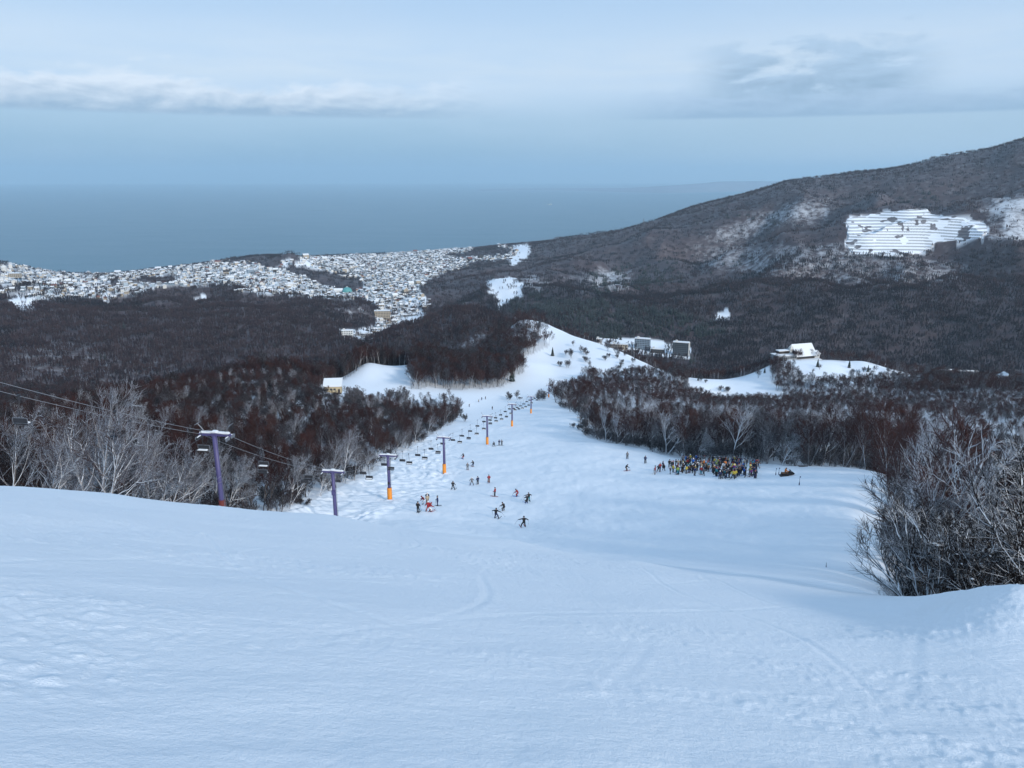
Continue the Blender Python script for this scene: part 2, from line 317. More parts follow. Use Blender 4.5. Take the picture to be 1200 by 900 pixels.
TOWNPX = [(-60, 318), (0, 312), (40, 312), (70, 322), (130, 322), (200, 315), (260, 307), (300, 306), (345, 306), (330, 316), (370, 330), (405, 345), (430, 338), (390, 322), (345, 312), (350, 302), (430, 299), (530, 291), (560, 292), (590, 288), (605, 295), (600, 304), (560, 306), (530, 318), (505, 326), (490, 342), (508, 352), (500, 362), (470, 372), (440, 394), (425, 394), (440, 380), (455, 368), (440, 358), (425, 348), (400, 350), (330, 345), (260, 342), (250, 336), (190, 336), (130, 352), (90, 350), (60, 352), (0, 346), (-60, 346)]
WOODPX = [[(55, 308), (80, 318), (35, 317)], [(105, 331), (140, 326), (140, 335), (110, 337)], [(150, 327), (200, 322), (210, 331), (160, 333)], [(280, 299), (310, 298), (335, 310), (320, 316), (285, 306)], [(-60, 334), (0, 333), (40, 335), (60, 339), (0, 341), (-60, 340)],
          [(375, 326), (420, 325), (428, 338), (405, 342), (375, 334)], [(520, 300), (575, 288), (600, 292), (597, 300), (540, 303)], [(330, 312), (370, 315), (420, 323), (380, 326), (340, 318)], [(215, 338), (260, 333), (300, 338), (260, 345), (220, 345)]]
def pix(x, y, z):
    f = y*math.cos(PITCH) - (z-CZ)*math.sin(PITCH); u = y*math.sin(PITCH) + (z-CZ)*math.cos(PITCH)
    f = np.where(f < .1, .1, f)
    return 600 + FPX*x/f, 450 - FPX*u/f
def masks(x, y, z):
    """(open snow 0/1, pale wood 0..1, thin and snowy plus painted sunlit slopes, conifers 0/1, town 0/1)"""
    r = np.hypot(x, y); az = np.arctan2(x, y); lr = np.log(np.maximum(r, .3))
    jig = fbm(x/9, y/9, 2, 81)*.012
    op = inpoly(az+jig*.6, lr+jig, PISTE)
    for f in FIELDS + [HUT]: op |= inpoly(az, lr+jig*3, f)
    u, v = pix(x, y, z); u = u + fbm(x/70, y/70, 3, 82)*7; v = v + fbm(x/70, y/70, 3, 83)*2.5
    for k, (pl, r0, r1) in FARPX.items(): op |= inpoly(u, v, pl) & (r > r0) & (r < r1)
    town = inpoly(u, v, TOWNPX) & (r > 1800) & (r < 5600)
    for w_ in WOODPX: town &= ~(inpoly(u, v, w_))
    pale = np.zeros_like(r); con = np.zeros(r.shape, bool)
    far = r > 1000
    if far.any():
        xf, yf, uf, vf, rf = x[far], y[far], u[far], v[far], r[far]; acc = np.zeros(far.sum())
        for j in range(5):
            uu = uf + fbm(xf/(55+20*j), yf/(55+20*j), 2, 180+j)*(16+5*j); vv = vf + fbm(xf/(60+15*j), yf/(60+15*j), 2, 190+j)*(5+2*j)
            one = np.zeros(len(xf))
            for pl, r0, r1, k in PALE: one = np.maximum(one, k*(inpoly(uu, vv, pl) & (rf > r0) & (rf < r1)))
            acc += one/5
        acc = np.maximum(acc, .05*sstep(275, 215, vf)*(uf > 640))
        pale[far] = acc
    for pl, r0, r1 in CONIF: con |= inpoly(u, v, pl) & (r > r0) & (r < r1)
    return op, pale, con, town

def mat(name):
    m = bpy.data.materials.new(name); m.use_nodes = True
    t = NT(m.node_tree); t.n.clear()
    t.bsdf = t.new('ShaderNodeBsdfPrincipled'); t.out = t.new('ShaderNodeOutputMaterial', ins={0: t.bsdf.outputs[0]})
    return m, t
def plain(name, c, rough=.7, var=.12, scale=3.0, metal=0.0, spec=.4):
    m, t = mat(name)
    tc = t.new('ShaderNodeTexCoord')
    n = t.noise(tc.outputs['Object'], scale, 5, .6)
    oi = t.new('ShaderNodeObjectInfo')
    f = t.math('ADD', t.math('MULTIPLY', t.math('SUBTRACT', n, .5), var*3), t.math('MULTIPLY', t.math('SUBTRACT', oi.outputs['Random'], .5), var))
    d = tuple(max(0, x*.55) for x in c); l = tuple(min(1, x*1.35) for x in c)
    cc = t.mix(t.math('ADD', f, .5, clamp=True), d, l)
    t.l.new(cc, t.bsdf.inputs['Base Color'])
    t.bsdf.inputs['Roughness'].default_value = rough; t.bsdf.inputs['Metallic'].default_value = metal
    t.bsdf.inputs['Specular IOR Level'].default_value = spec
    return m
def mat_snow():
    m, t = mat('snow_ground')
    geo = t.new('ShaderNodeNewGeometry'); pos = geo.outputs['Position']
    fo = t.new('ShaderNodeAttribute', attribute_name='wood').outputs['Fac']
    pl = t.new('ShaderNodeAttribute', attribute_name='thin').outputs['Fac']
    tw = t.new('ShaderNodeAttribute', attribute_name='quarry').outputs['Fac']
    big = t.noise(pos, .5, 5, .6); fine = t.noise(pos, 9.0, 6, .65); mic = t.noise(pos, 70.0, 3, .6)
    snow = t.mix(big, (.80, .83, .87), (.86, .875, .89))
    # forest floor: dwarf bamboo, dead leaves and brush between patches of snow
    spn = t.noise(pos, .045, 8, .72)
    litter = t.mix(t.math('MULTIPLY_ADD', t.noise(pos, .006, 5, .65), 1.6, -.3, clamp=True), (.036, .024, .029), (.090, .062, .060))
    cov = t.new('ShaderNodeMapRange', ins={0: t.math('ADD', spn, t.math('MULTIPLY', pl, .28)), 1: .50, 2: .70, 3: 0.0, 4: 1.0}).outputs[0]
    cov = t.math('MULTIPLY', cov, t.math('MULTIPLY_ADD', pl, .95, .09))
    floor = t.mix(cov, litter, snow)
    cc = t.mix(fo, snow, floor)
    # terraces of the quarry: dark rock risers
    cc = t.mix(tw, cc, (.10, .09, .09))
    t.l.new(cc, t.bsdf.inputs['Base Color'])
    t.bsdf.inputs['Roughness'].default_value = .65; t.bsdf.inputs['Specular IOR Level'].default_value = .25
    h = t.math('ADD', t.math('MULTIPLY', fine, .065), t.math('MULTIPLY', mic, .02))
    h = t.math('ADD', h, t.math('MULTIPLY', t.noise(pos, 2.2, 4, .6), .05))
    b = t.new('ShaderNodeBump', ins={'Height': h, 'Distance': 1.0, 'Strength': .55}); t.l.new(b.outputs[0], t.bsdf.inputs['Normal'])
    return m
M_GROUND = mat_snow()

def mesh_obj(name, V, F, mats, parent=None, smooth=False, attrs=None, mi=None):
    me = bpy.data.meshes.new(name)
    V = np.asarray(V, np.float32)
    me.from_pydata(V, [], F) if not isinstance(F, np.ndarray) else fast_mesh(me, V, F)
    for m in (mats if isinstance(mats, (list, tuple)) else [mats]): me.materials.append(m)
    if mi is not None: me.polygons.foreach_set('material_index', np.asarray(mi, np.int32))
    if smooth: me.polygons.foreach_set('use_smooth', np.ones(len(me.polygons), bool))
    if attrs:
        for k, a in attrs.items():
            at = me.attributes.new(k, 'FLOAT', 'POINT'); at.data.foreach_set('value', np.asarray(a, np.float32))
    me.update()
    o = bpy.data.objects.new(name, me); col.objects.link(o)
    if parent: o.parent = parent
    return o
def fast_mesh(me, V, F):
    n, k = F.shape
    me.vertices.add(len(V)); me.vertices.foreach_set('co', V.ravel())
    me.loops.add(n*k); me.loops.foreach_set('vertex_index', F.ravel().astype(np.int32))
    me.polygons.add(n); me.polygons.foreach_set('loop_start', np.arange(0, n*k, k, dtype=np.int32))
    try: me.polygons.foreach_set('loop_total', np.full(n, k, np.int32))
    except Exception: pass
    me.validate()

def build_ground():
    fr = np.radians(np.concatenate([np.linspace(-180, -52, 60, endpoint=False), np.linspace(-52, -39, 40, endpoint=False), np.linspace(-39, 39, 700, endpoint=False), np.linspace(39, 52, 40, endpoint=False), np.linspace(52, 180, 60, endpoint=False)]))
    rr = np.concatenate([np.exp(np.linspace(math.log(.35), math.log(2.2), 30, endpoint=False)), np.exp(np.linspace(math.log(2.2), math.log(60), 330, endpoint=False)), np.exp(np.linspace(math.log(60), math.log(450), 400, endpoint=False)), np.exp(np.linspace(math.log(450), math.log(9000), 260))])
    A, R = np.meshgrid(fr, rr); X, Y = R*np.sin(A), R*np.cos(A)
    Z = height(X, Y)
    op, pale, con, town = masks(X.ravel(), Y.ravel(), Z.ravel())
    wood = (~(op | town)).astype(float)
    wood *= np.where(R.ravel() < 950, .30, 1.0)
    wood[town] = .55*(fbm(X.ravel()[town]/45, Y.ravel()[town]/45, 3, 111) > .05)
    rq = R.ravel(); u, v = pix(X.ravel(), Y.ravel(), Z.ravel())
    q = inpoly(u, v, FARPX['quarry'][0]) & (rq > 2200) & (rq < 3400)
    zz = Z.ravel().copy(); zz[q] -= 5.0; Z = zz.reshape(Z.shape)
    nr, na = A.shape
    idx = np.arange(nr*na).reshape(nr, na)
    V = np.column_stack([X.ravel(), Y.ravel(), Z.ravel()])
    a, b = idx[:-1], idx[1:]; a2, b2 = np.roll(a, -1, 1), np.roll(b, -1, 1)
    F = np.stack([a, a2, b2, b], -1)[:, :, ::-1]
    cut = int(np.searchsorted(rr, 450))
    at = {'wood': wood, 'thin': pale, 'quarry': np.zeros(len(V))}
    def sub(f, name, cap=False):
        f = f.reshape(-1, 4); used = np.unique(f); mp = np.zeros(len(V), np.int64); mp[used] = np.arange(len(used))
        VV = V[used]; FF = mp[f]
        o = mesh_obj(name, VV, FF, M_GROUND, smooth=True, attrs={k: w[used] for k, w in at.items()})
        return o
    o1 = sub(F[:cut], 'snow_slope'); o2 = sub(F[cut:], 'hills')
    # the disc under the camera
    ring = V[:na]; c = ring.mean(0)
    disc = mesh_obj('ground', np.vstack([ring, [[0, 0, c[2]]]]), [(i, (i+1) % na, na) for i in range(na)][::-1], M_GROUND, smooth=True)
    for o in (o1, o2, disc): o['kind'] = 'structure'
    return o1, o2
build_ground()

def build_quarry():
    """the terraced white quarry face on the big hill: benches and dark risers"""
    az = np.linspace(pray(975, 275)[0], pray(1172, 275)[0], 330); rr = np.linspace(2420, 2900, 420)
    A, R = np.meshgrid(az, rr); X, Y = R*np.sin(A), R*np.cos(A); Z = height(X, Y)
    u, v = pix(X, Y, Z); uu = u + fbm(X/45, Y/45, 3, 182)*6; vv = v + fbm(X/45, Y/45, 3, 183)*3
    q = inpoly(uu, vv, FARPX['quarry'][0])
    step = 8.0; l = Z/step + fbm(X/120, Y/120, 2, 91)*.35; f = l % 1
    face = np.clip((f-.45)/.55, 0, 1)
    Z2 = Z + (face - f)*step*.75 + 1.2
    Z2 = np.where(q, Z2, Z - 14)
    dark = q & (f > .70) & (fbm(X/40, Y/40, 3, 192) > -.5) & (vv < 297)
    lumps = q & (fbm(X/26, Y/26, 3, 193) > .40)
    at = {'wood': (lumps*.9 + (~q)*1.0).ravel(), 'thin': np.full(A.size, .1), 'quarry': (dark*.6).ravel()}
    idx = np.arange(A.size).reshape(A.shape)
    F = np.stack([idx[:-1, :-1], idx[:-1, 1:], idx[1:, 1:], idx[1:, :-1]], -1).reshape(-1, 4)[:, ::-1]
    keep = q.ravel()[F].any(1); F = F[keep]
    us = np.unique(F); mp = np.zeros(A.size, np.int64); mp[us] = np.arange(len(us))
    V = np.column_stack([X.ravel(), Y.ravel(), Z2.ravel()])[us]
    o = mesh_obj('quarry_terrain', V, mp[F], M_GROUND, smooth=False, attrs={k: w[us] for k, w in at.items()}); o['kind'] = 'structure'
build_quarry()

def build_sea():
    m, t = mat('sea_water')
    geo = t.new('ShaderNodeNewGeometry'); pos = geo.outputs['Position']
    mp = t.new('ShaderNodeMapping', ins={0: pos}); mp.inputs['Scale'].default_value = (.0012, .0045, 1)
    patch = t.noise(mp.outputs[0], 1.0, 5, .6)
    cc = t.mix(patch, (.016, .092, .14), (.028, .118, .165))
    t.l.new(cc, t.bsdf.inputs['Base Color'])
    t.bsdf.inputs['IOR'].default_value = 1.33
    t.l.new(t.math('MULTIPLY_ADD', patch, .12, .24), t.bsdf.inputs['Roughness'])
    n = t.math('ADD', t.noise(pos, .02, 6, .6), t.math('MULTIPLY', t.noise(pos, .15, 4, .6), .3))
    b = t.new('ShaderNodeBump', ins={'Height': n, 'Distance': 9.0, 'Strength': .6}); t.l.new(b.outputs[0], t.bsdf.inputs['Normal'])
    na = 96; R = [2200, 4500, 9000, 20000, 40000, 75000]
    V = []; F = []
    for r in R:
        for k in range(na): V.append((r*math.sin(2*math.pi*k/na), r*math.cos(2*math.pi*k/na), 0))
    for i in range(len(R)-1):
        for k in range(na):
            F.append((i*na+k, (i+1)*na+k, (i+1)*na+(k+1) % na, i*na+(k+1) % na))
    o = mesh_obj('sea', V, F, m); o['kind'] = 'structure'
    return o
build_sea()
def build_far_coast():
    """low land on the other side of the bay"""
    V = []; F = []; n = 220
    for i in range(n):
        px = 560 + 900*i/(n-1); a = pray(px, 205)[0]
        r = 30000 + 2500*math.sin(i*.09)
        h = 520*max(0, float(sstep(0, .35, np.array(i/n))))*(.45+.55*float(fbm(np.array([i*.045]), np.array([.3]), 4, 301)[0]*.5+.5))
        h *= .55 + .9*i/n
        for k, (dr, hh) in enumerate(((0, -5), (900, h*.45), (2600, h), (5000, h*.7), (8000, -5))):
            V.append(((r+dr)*math.sin(a), (r+dr)*math.cos(a), hh))
    for i in range(n-1):
        for k in range(4): F.append((i*5+k, (i+1)*5+k, (i+1)*5+k+1, i*5+k+1))
    m = plain('distant_land', (.22, .26, .32), .9, .25, .002)
    o = mesh_obj('mountains', V, F, m, smooth=True); o['kind'] = 'structure'
build_far_coast()
def build_haze():
    m = bpy.data.materials.new('haze_air'); m.use_nodes = True; t = NT(m.node_tree); t.n.clear()
    v = t.new('ShaderNodeVolumePrincipled'); v.inputs['Color'].default_value = (.64, .85, .98, 1); v.inputs['Density'].default_value = HAZE
    v.inputs['Anisotropy'].default_value = .1
    o_ = t.new('ShaderNodeOutputMaterial'); t.l.new(v.outputs[0], o_.inputs['Volume'])
    R, z0, z1 = 80000, -60, 1500
    V = [(-R, -R, z0), (R, -R, z0), (R, R, z0), (-R, R, z0), (-R, -R, z1), (R, -R, z1), (R, R, z1), (-R, R, z1)]
    F = [(0, 3, 2, 1), (4, 5, 6, 7), (0, 1, 5, 4), (1, 2, 6, 5), (2, 3, 7, 6), (3, 0, 4, 7)]
    o = mesh_obj('haze', V, F, m); o['kind'] = 'stuff'
    o['label'] = 'thin pale blue haze over the bay and the hills'; o['category'] = 'haze'
HAZE = 3.5e-5
# ------------------------------------------------------------------ bare trees
def bark_mat(name, c0, c1, snow, wind=(-.75, .1, .35), thr=.12, rnd=.5, zmax=None):
    """bark or twigs with snow lying on the upper and windward sides"""
    m, t = mat(name)
    tc = t.new('ShaderNodeTexCoord'); geo = t.new('ShaderNodeNewGeometry'); oi = t.new('ShaderNodeObjectInfo')
    n = t.noise(tc.outputs['Object'], 1.3, 4, .65)
    f = t.math('ADD', t.math('MULTIPLY', n, .8), t.math('MULTIPLY', t.math('SUBTRACT', oi.outputs['Random'], .5), rnd))
    cc = t.mix(t.math('MULTIPLY_ADD', f, 1.4, -.2, clamp=True), c0, c1)
    d = t.new('ShaderNodeVectorMath', operation='DOT_PRODUCT', ins={0: geo.outputs['Normal'], 1: Vector(wind).normalized()}).outputs['Value']
    n2 = t.noise(tc.outputs['Object'], 2.3, 4, .7)
    s = t.math('ADD', d, t.math('MULTIPLY', t.math('SUBTRACT', n2, .5), 1.6))
    s = t.new('ShaderNodeMapRange', ins={0: s, 1: thr, 2: thr+.22, 3: 0.0, 4: snow}).outputs[0]
    cc = t.mix(s, cc, (.78, .81, .85))
    t.l.new(cc, t.bsdf.inputs['Base Color']); t.bsdf.inputs['Roughness'].default_value = .85; t.bsdf.inputs['Specular IOR Level'].default_value = .15
    return m
M_BARK = bark_mat('birch_bark', (.14, .125, .12), (.42, .39, .37), .95, thr=-.35)
M_BARKD = bark_mat('dark_bark', (.036, .029, .028), (.11, .092, .085), .55, thr=.35)
M_TWIG = bark_mat('birch_twigs', (.035, .022, .021), (.085, .050, .044), .95, thr=.02)
M_TWIGD = bark_mat('dark_twigs', (.017, .012, .013), (.042, .027, .025), .45, thr=.5)
M_RED = bark_mat('red_brown_twigs', (.034, .014, .013), (.078, .034, .029), .10, thr=.6)
M_FAR = bark_mat('far_twigs', (.034, .020, .024), (.080, .049, .050), .05, thr=.6, rnd=.9)
M_FARP = bark_mat('far_pale_trunks', (.045, .036, .038), (.12, .105, .105), .35, thr=.4)
M_FARD = bark_mat('far_shade_tone_twigs', (.016, .011, .015), (.036, .025, .030), .04, thr=.6, rnd=.8)  # darker twigs: cloud shade put into the colour, also used for mottling
M_CONIF = bark_mat('conifer_needles', (.008, .016, .014), (.02, .034, .026), .35, wind=(0, 0, 1), thr=.75)

def tube(V, F, pts, rad, n):
    """append a tapered tube along pts"""
    b = len(V); k = len(pts)
    for i, p in enumerate(pts):
        d = (pts[min(i+1, k-1)] - pts[max(i-1, 0)]); d.normalize()
        u = d.orthogonal().normalized(); w = d.cross(u)
        for j in range(n):
            a = 2*math.pi*j/n
            V.append(p + (u*math.cos(a) + w*math.sin(a))*rad[i])
    for i in range(k-1):
        for j in range(n):
            a0 = b+i*n+j; a1 = b+i*n+(j+1) % n
            F.append((a0, a1, a1+n, a0+n))
def rdir(rng): 
    a = rng.uniform(0, 2*math.pi); z = rng.uniform(-1, 1); s = math.sqrt(1-z*z); return Vector((s*math.cos(a), s*math.sin(a), z))
def grow(rng, start, d, L, r0, nseg, wob, up, lean):
    pts = [start.copy()]; rad = [r0]; p = start.copy(); d = d.normalized()
    for i in range(nseg):
        d = (d + rdir(rng)*wob + Vector((lean[0], lean[1], up))).normalized()
        p = p + d*(L/nseg); pts.append(p.copy()); rad.append(max(r0*(1-(i+1)/nseg*.82), .004))
    return pts, rad
def lerp_path(pts, t):
    k = t*(len(pts)-1); i = min(int(k), len(pts)-2); f = k-i
    return pts[i].lerp(pts[i+1], f), (pts[i+1]-pts[i]).normalized()
def make_tree(seed, H, stems=1, limbs=9, subs=5, twigs=4, tr=.14, tw=.018, spread=.75, lean=(0, 0), first=.28, fine=True, droop=0.05, shrub=False):
    """returns (trunkV, trunkF, crownV, crownF)"""
    rng = random.Random(seed); TV, TF, CV, CF = [], [], [], []
    for s in range(stems):
        a0 = rng.uniform(0, 6.28); tilt = (.10 if stems == 1 else .30) * rng.uniform(.6, 1.4)
        if shrub: tilt = rng.uniform(.15, .9)
        d0 = Vector((math.cos(a0)*tilt + lean[0]*.8, math.sin(a0)*tilt + lean[1]*.8, 1))
        Ls = H*rng.uniform(.82, 1.0) if s else H
        st, rd = grow(rng, Vector((rng.uniform(-.2, .2)*(stems > 1), rng.uniform(-.2, .2)*(stems > 1), -.6)), d0, Ls+.6, tr*(.8 if s else 1), 8, .10, .05, (lean[0]*.12, lean[1]*.12))
        rd[0] *= 1.35; rd = [max(x, tr*.12) for x in rd]
        tube(TV, TF, st, rd, 6 if fine else 4)
        for i in range(limbs):
            t = first + (1-first)*((i+rng.random()*.8)/limbs); t = min(t, .98)
            p, dd = lerp_path(st, t)
            a = i*2.4 + rng.uniform(-.5, .5); ang = spread*rng.uniform(.7, 1.2)
            u = dd.orthogonal().normalized(); w = dd.cross(u)
            ld = dd*math.cos(ang) + (u*math.cos(a)+w*math.sin(a))*math.sin(ang) + Vector((lean[0], lean[1], 0))*.6
            LL = H*(.42*(1-t)**.6 + .13)*rng.uniform(.75, 1.2)
            lr = max(tr*(1-t)*.62 + .025, tw*1.6)
            lp, lrad = grow(rng, p, ld, LL, lr, 5 if fine else 3, .20, .10, (lean[0]*.1, lean[1]*.1))
            big = lr > tr*.25
            tube(TV if big else CV, TF if big else CF, lp, lrad, 4 if fine else 3)
            for j in range(subs):
                t2 = .22 + .78*((j+rng.random())/subs); t2 = min(t2, .99)
                p2, d2 = lerp_path(lp, t2)
                sd_ = (d2 + rdir(rng)*.75 + Vector((0, 0, .22))).normalized()
                L2 = LL*(.55*(1-t2)+.24)*rng.uniform(.7, 1.3)
                sp, srad = grow(rng, p2, sd_, L2, max(lr*.42, tw), 3 if fine else 2, .24, .08, lean if False else (0, 0))
                srad = [max(x, tw*.7) for x in srad]
                tube(CV, CF, sp, srad, 3)
                for k in range(twigs):
                    t3 = .15 + .85*((k+rng.random())/twigs); p3, d3 = lerp_path(sp, min(t3, .99))
                    td = (d3 + rdir(rng)*.8 + Vector((0, 0, .12-droop))).normalized()
                    tp, trd = grow(rng, p3, td, L2*rng.uniform(.35, .75)+.15, tw, 2 if fine else 1, .25, .02, (0, 0))
                    trd = [tw, tw*.75, tw*.4][:len(trd)]
                    tube(CV, CF, tp, trd, 3)
    return TV, TF, CV, CF
def to_mesh(name, V, F, m, smooth=True):
    me = bpy.data.meshes.new(name); me.from_pydata([tuple(v) for v in V], [], F); me.materials.append(m)
    if smooth: me.polygons.foreach_set('use_smooth', np.ones(len(me.polygons), bool))
    me.update(); return me
def clumps(seed, paths, n, s0, s1):
    rng = random.Random(seed); V, F = [], []
    for _ in range(n):
        p = rng.choice(paths); c = Vector(p) ; a, b_, h = rng.uniform(s0, s1), rng.uniform(s0, s1)*.8, rng.uniform(s0, s1)*.55; q = len(V)
        ring = [c+Vector((math.cos(t)*a*rng.uniform(.7, 1.2), math.sin(t)*b_*rng.uniform(.7, 1.2), rng.uniform(-.1, .1)*h)) for t in (0, 1.05, 2.1, 3.14, 4.2, 5.25)]
        V += ring + [c+Vector((rng.uniform(-.2, .2)*a, 0, h)), c-Vector((0, 0, h*.5))]
        for k in range(6): F += [(q+k, q+(k+1) % 6, q+6), (q+(k+1) % 6, q+k, q+7)]
    return V, F
class Proto:
    def __init__(s, name, H, bark, twig, **kw):
        tv, tf, cv, cf = make_tree(H=H, **kw)
        s.trunk = to_mesh(name+'_trunk', tv, tf, bark); s.crown = to_mesh(name+'_crown', cv, cf, twig); s.H = H
WL = (.16, 0)     # wind-trained lean towards +x
NEAR = [Proto('birch', 11.5, M_BARK, M_TWIG, seed=1, stems=1, limbs=12, subs=6, twigs=6, tr=.17, tw=.022, spread=.7, lean=WL),
        Proto('birch', 10.0, M_BARK, M_TWIG, seed=2, stems=2, limbs=10, subs=6, twigs=6, tr=.15, tw=.022, spread=.75, lean=(.24, .05)),
        Proto('birch', 9.0, M_BARK, M_TWIG, seed=3, stems=3, limbs=8, subs=6, twigs=5, tr=.13, tw=.022, spread=.7, lean=(.3, 0)),
        Proto('birch', 12.5, M_BARK, M_TWIG, seed=4, stems=1, limbs=14, subs=6, twigs=5, tr=.18, tw=.022, spread=.62, lean=(.1, .05), first=.35),
        Proto('birch', 8.0, M_BARK, M_TWIG, seed=5, stems=2, limbs=9, subs=6, twigs=6, tr=.12, tw=.022, spread=.9, lean=(.34, -.05), first=.2)]
DARK = [Proto('alder', 10.5, M_BARKD, M_TWIGD, seed=11, stems=1, limbs=12, subs=6, twigs=6, tr=.13, tw=.026, spread=.6, lean=(.08, 0)),
        Proto('alder', 9.0, M_BARKD, M_TWIGD, seed=12, stems=3, limbs=9, subs=6, twigs=5, tr=.11, tw=.026, spread=.65, lean=(.14, 0)),
        Proto('alder', 11.5, M_BARKD, M_RED, seed=13, stems=1, limbs=13, subs=7, twigs=6, tr=.13, tw=.026, spread=.55, lean=(.04, 0)),
        Proto('alder', 9.5, M_BARKD, M_RED, seed=14, stems=2, limbs=11, subs=7, twigs=6, tr=.11, tw=.026, spread=.6, lean=(.06, 0))]
MID = [Proto('tree', 13, M_BARKD, M_RED, seed=21, stems=1, limbs=9, subs=6, twigs=5, tr=.14, tw=.045, spread=.55, fine=False),
       Proto('tree', 12, M_BARK, M_RED, seed=22, stems=1, limbs=9, subs=6, twigs=5, tr=.14, tw=.045, spread=.6, fine=False),
       Proto('tree', 14, M_BARKD, M_TWIGD, seed=23, stems=1, limbs=10, subs=6, twigs=5, tr=.15, tw=.045, spread=.5, fine=False, first=.35),
       Proto('tree', 11, M_BARKD, M_RED, seed=24, stems=2, limbs=7, subs=6, twigs=5, tr=.12, tw=.045, spread=.6, fine=False)]
def far_clump(seed, n, rad, pale=.2):
    """a few small bare trees for slopes seen from kilometres away"""
    rng = random.Random(seed); PV, PF, V, F = [], [], [], []
    for i in range(n):
        c = Vector((rng.uniform(-rad, rad), rng.uniform(-rad, rad), -.5)) if n > 1 else Vector((0, 0, -.5))
        H = rng.uniform(8, 13); w = .16
        tube(PV, PF, [c, c+Vector((rng.uniform(-.6, .6), rng.uniform(-.6, .6), H*.8))], [.19, .07], 3)
        for k in range(15):
            t = rng.uniform(.3, .8); p = c + Vector((0, 0, H*t)); a = rng.uniform(0, 6.28); s = rng.uniform(.25, .65)
            d = Vector((math.cos(a)*s, math.sin(a)*s, 1)).normalized(); L = H*rng.uniform(.16, .34); q = p + d*L
            u = d.orthogonal().normalized(); w2 = d.cross(u); wd = rng.uniform(.20, .42)
            b = len(V); m_ = p.lerp(q, .55)
            for e in (p, m_ + u*wd, m_ - u*wd*.5 + w2*wd*.87, m_ - u*wd*.5 - w2*wd*.87, q): V.append(e)
            F += [(b, b+2, b+1), (b, b+3, b+2), (b, b+1, b+3), (b+4, b+1, b+2), (b+4, b+2, b+3), (b+4, b+3, b+1)]
    return PV, PF, V, F
def joined(name, parts):
    """one mesh out of several (V,F,mat)"""
    V, F, mi, ms = [], [], [], []
    for i, (v, f, m) in enumerate(parts):
        b = len(V); V += v; F += [tuple(x+b for x in q) for q in f]; mi += [i]*len(f); ms.append(m)
    me = bpy.data.meshes.new(name); me.from_pydata([tuple(v) for v in V], [], F)
    for m in ms: me.materials.append(m)
    me.polygons.foreach_set('material_index', mi); me.polygons.foreach_set('use_smooth', np.ones(len(F), bool)); me.update()
    return me
def conifer(seed, H, fine=False):
    rng = random.Random(seed); V, F = [], []; TV, TF = [], []
    tube(TV, TF, [Vector((0, 0, -.5)), Vector((0, 0, H*.95))], [H*.022, .02], 5)
    nl = 16 if fine else 8
    for i in range(nl):
        z = H*(.08 + .90*i/nl); R = H*.21*(1-i/nl)**.9 + .08; nb = 9 if fine else 6
        for k in range(nb):
            a = 6.283*(k+rng.random()*.7)/nb; L = R*rng.uniform(.75, 1.2); dz = -L*rng.uniform(.25, .5)
            p = Vector((0, 0, z+H*.04)); q = Vector((math.cos(a)*L, math.sin(a)*L, z+dz)); s = Vector((-math.sin(a), math.cos(a), 0))*L*.42
            b = len(V); m_ = p.lerp(q, .6)
            V += [p, m_+s, q, m_-s, m_+Vector((0, 0, H*.03)), m_-Vector((0, 0, H*.03))]
            F += [(b, b+1, b+4), (b+1, b+2, b+4), (b+2, b+3, b+4), (b+3, b, b+4), (b+1, b, b+5), (b+2, b+1, b+5), (b+3, b+2, b+5), (b, b+3, b+5)]
    return TV, TF, V, F

# ---- scatter of the woods
rs = np.random.RandomState(7)
def sector(n, a0, a1, r0, r1):
    a = np.radians(rs.uniform(a0, a1, n)); r = np.sqrt(rs.uniform(r0*r0, r1*r1, n)); return r*np.sin(a), r*np.cos(a)
def in_wood(x, y):
    z = height(x, y); op, pale, con, town = masks(x, y, z)
    return z, ~(op | town) & (z > 4), pale, con
def thin_out(x, y, dmin):
    """indices so that no two are closer than dmin"""
    keep = []; grid = {}
    for i in range(len(x)):
        c = (int(math.floor(x[i]/dmin)), int(math.floor(y[i]/dmin))); ok = True
        for dx in (-1, 0, 1):
            for dy in (-1, 0, 1):
                for j in grid.get((c[0]+dx, c[1]+dy), ()):
                    if (x[j]-x[i])**2+(y[j]-y[i])**2 < dmin*dmin: ok = False; break
                if not ok: break
            if not ok: break
        if ok: grid.setdefault(c, []).append(i); keep.append(i)
    return np.array(keep, int)
X_, Y_ = sector(9000, -41, 41, 55, 460)
Z_, ok_, _, _ = in_wood(X_, Y_)
X_, Y_, Z_ = X_[ok_], Y_[ok_], Z_[ok_]
R_ = np.hypot(X_, Y_)
k_ = thin_out(X_, Y_, 3.3)
X_, Y_, Z_, R_ = X_[k_], Y_[k_], Z_[k_], R_[k_]
# how far each tree stands behind the edge of its wood (edge trees show most): count of wood trees in front of it towards the lens
cnt = np.zeros(len(X_))
AZ_ = np.arctan2(X_, Y_)
for i in range(len(X_)):
    s = (np.abs(AZ_-AZ_[i])*R_[i] < 4) & (R_ < R_[i]) & (R_ > R_[i]-60)
    cnt[i] = s.sum()
inframe = np.abs(AZ_) < math.radians(35.5)
score = np.where(inframe, (1/R_)*np.exp(-cnt*.16), 0)
order = np.argsort(-score)
N_IND = 290
ind = order[:N_IND]; rest = order[N_IND:]

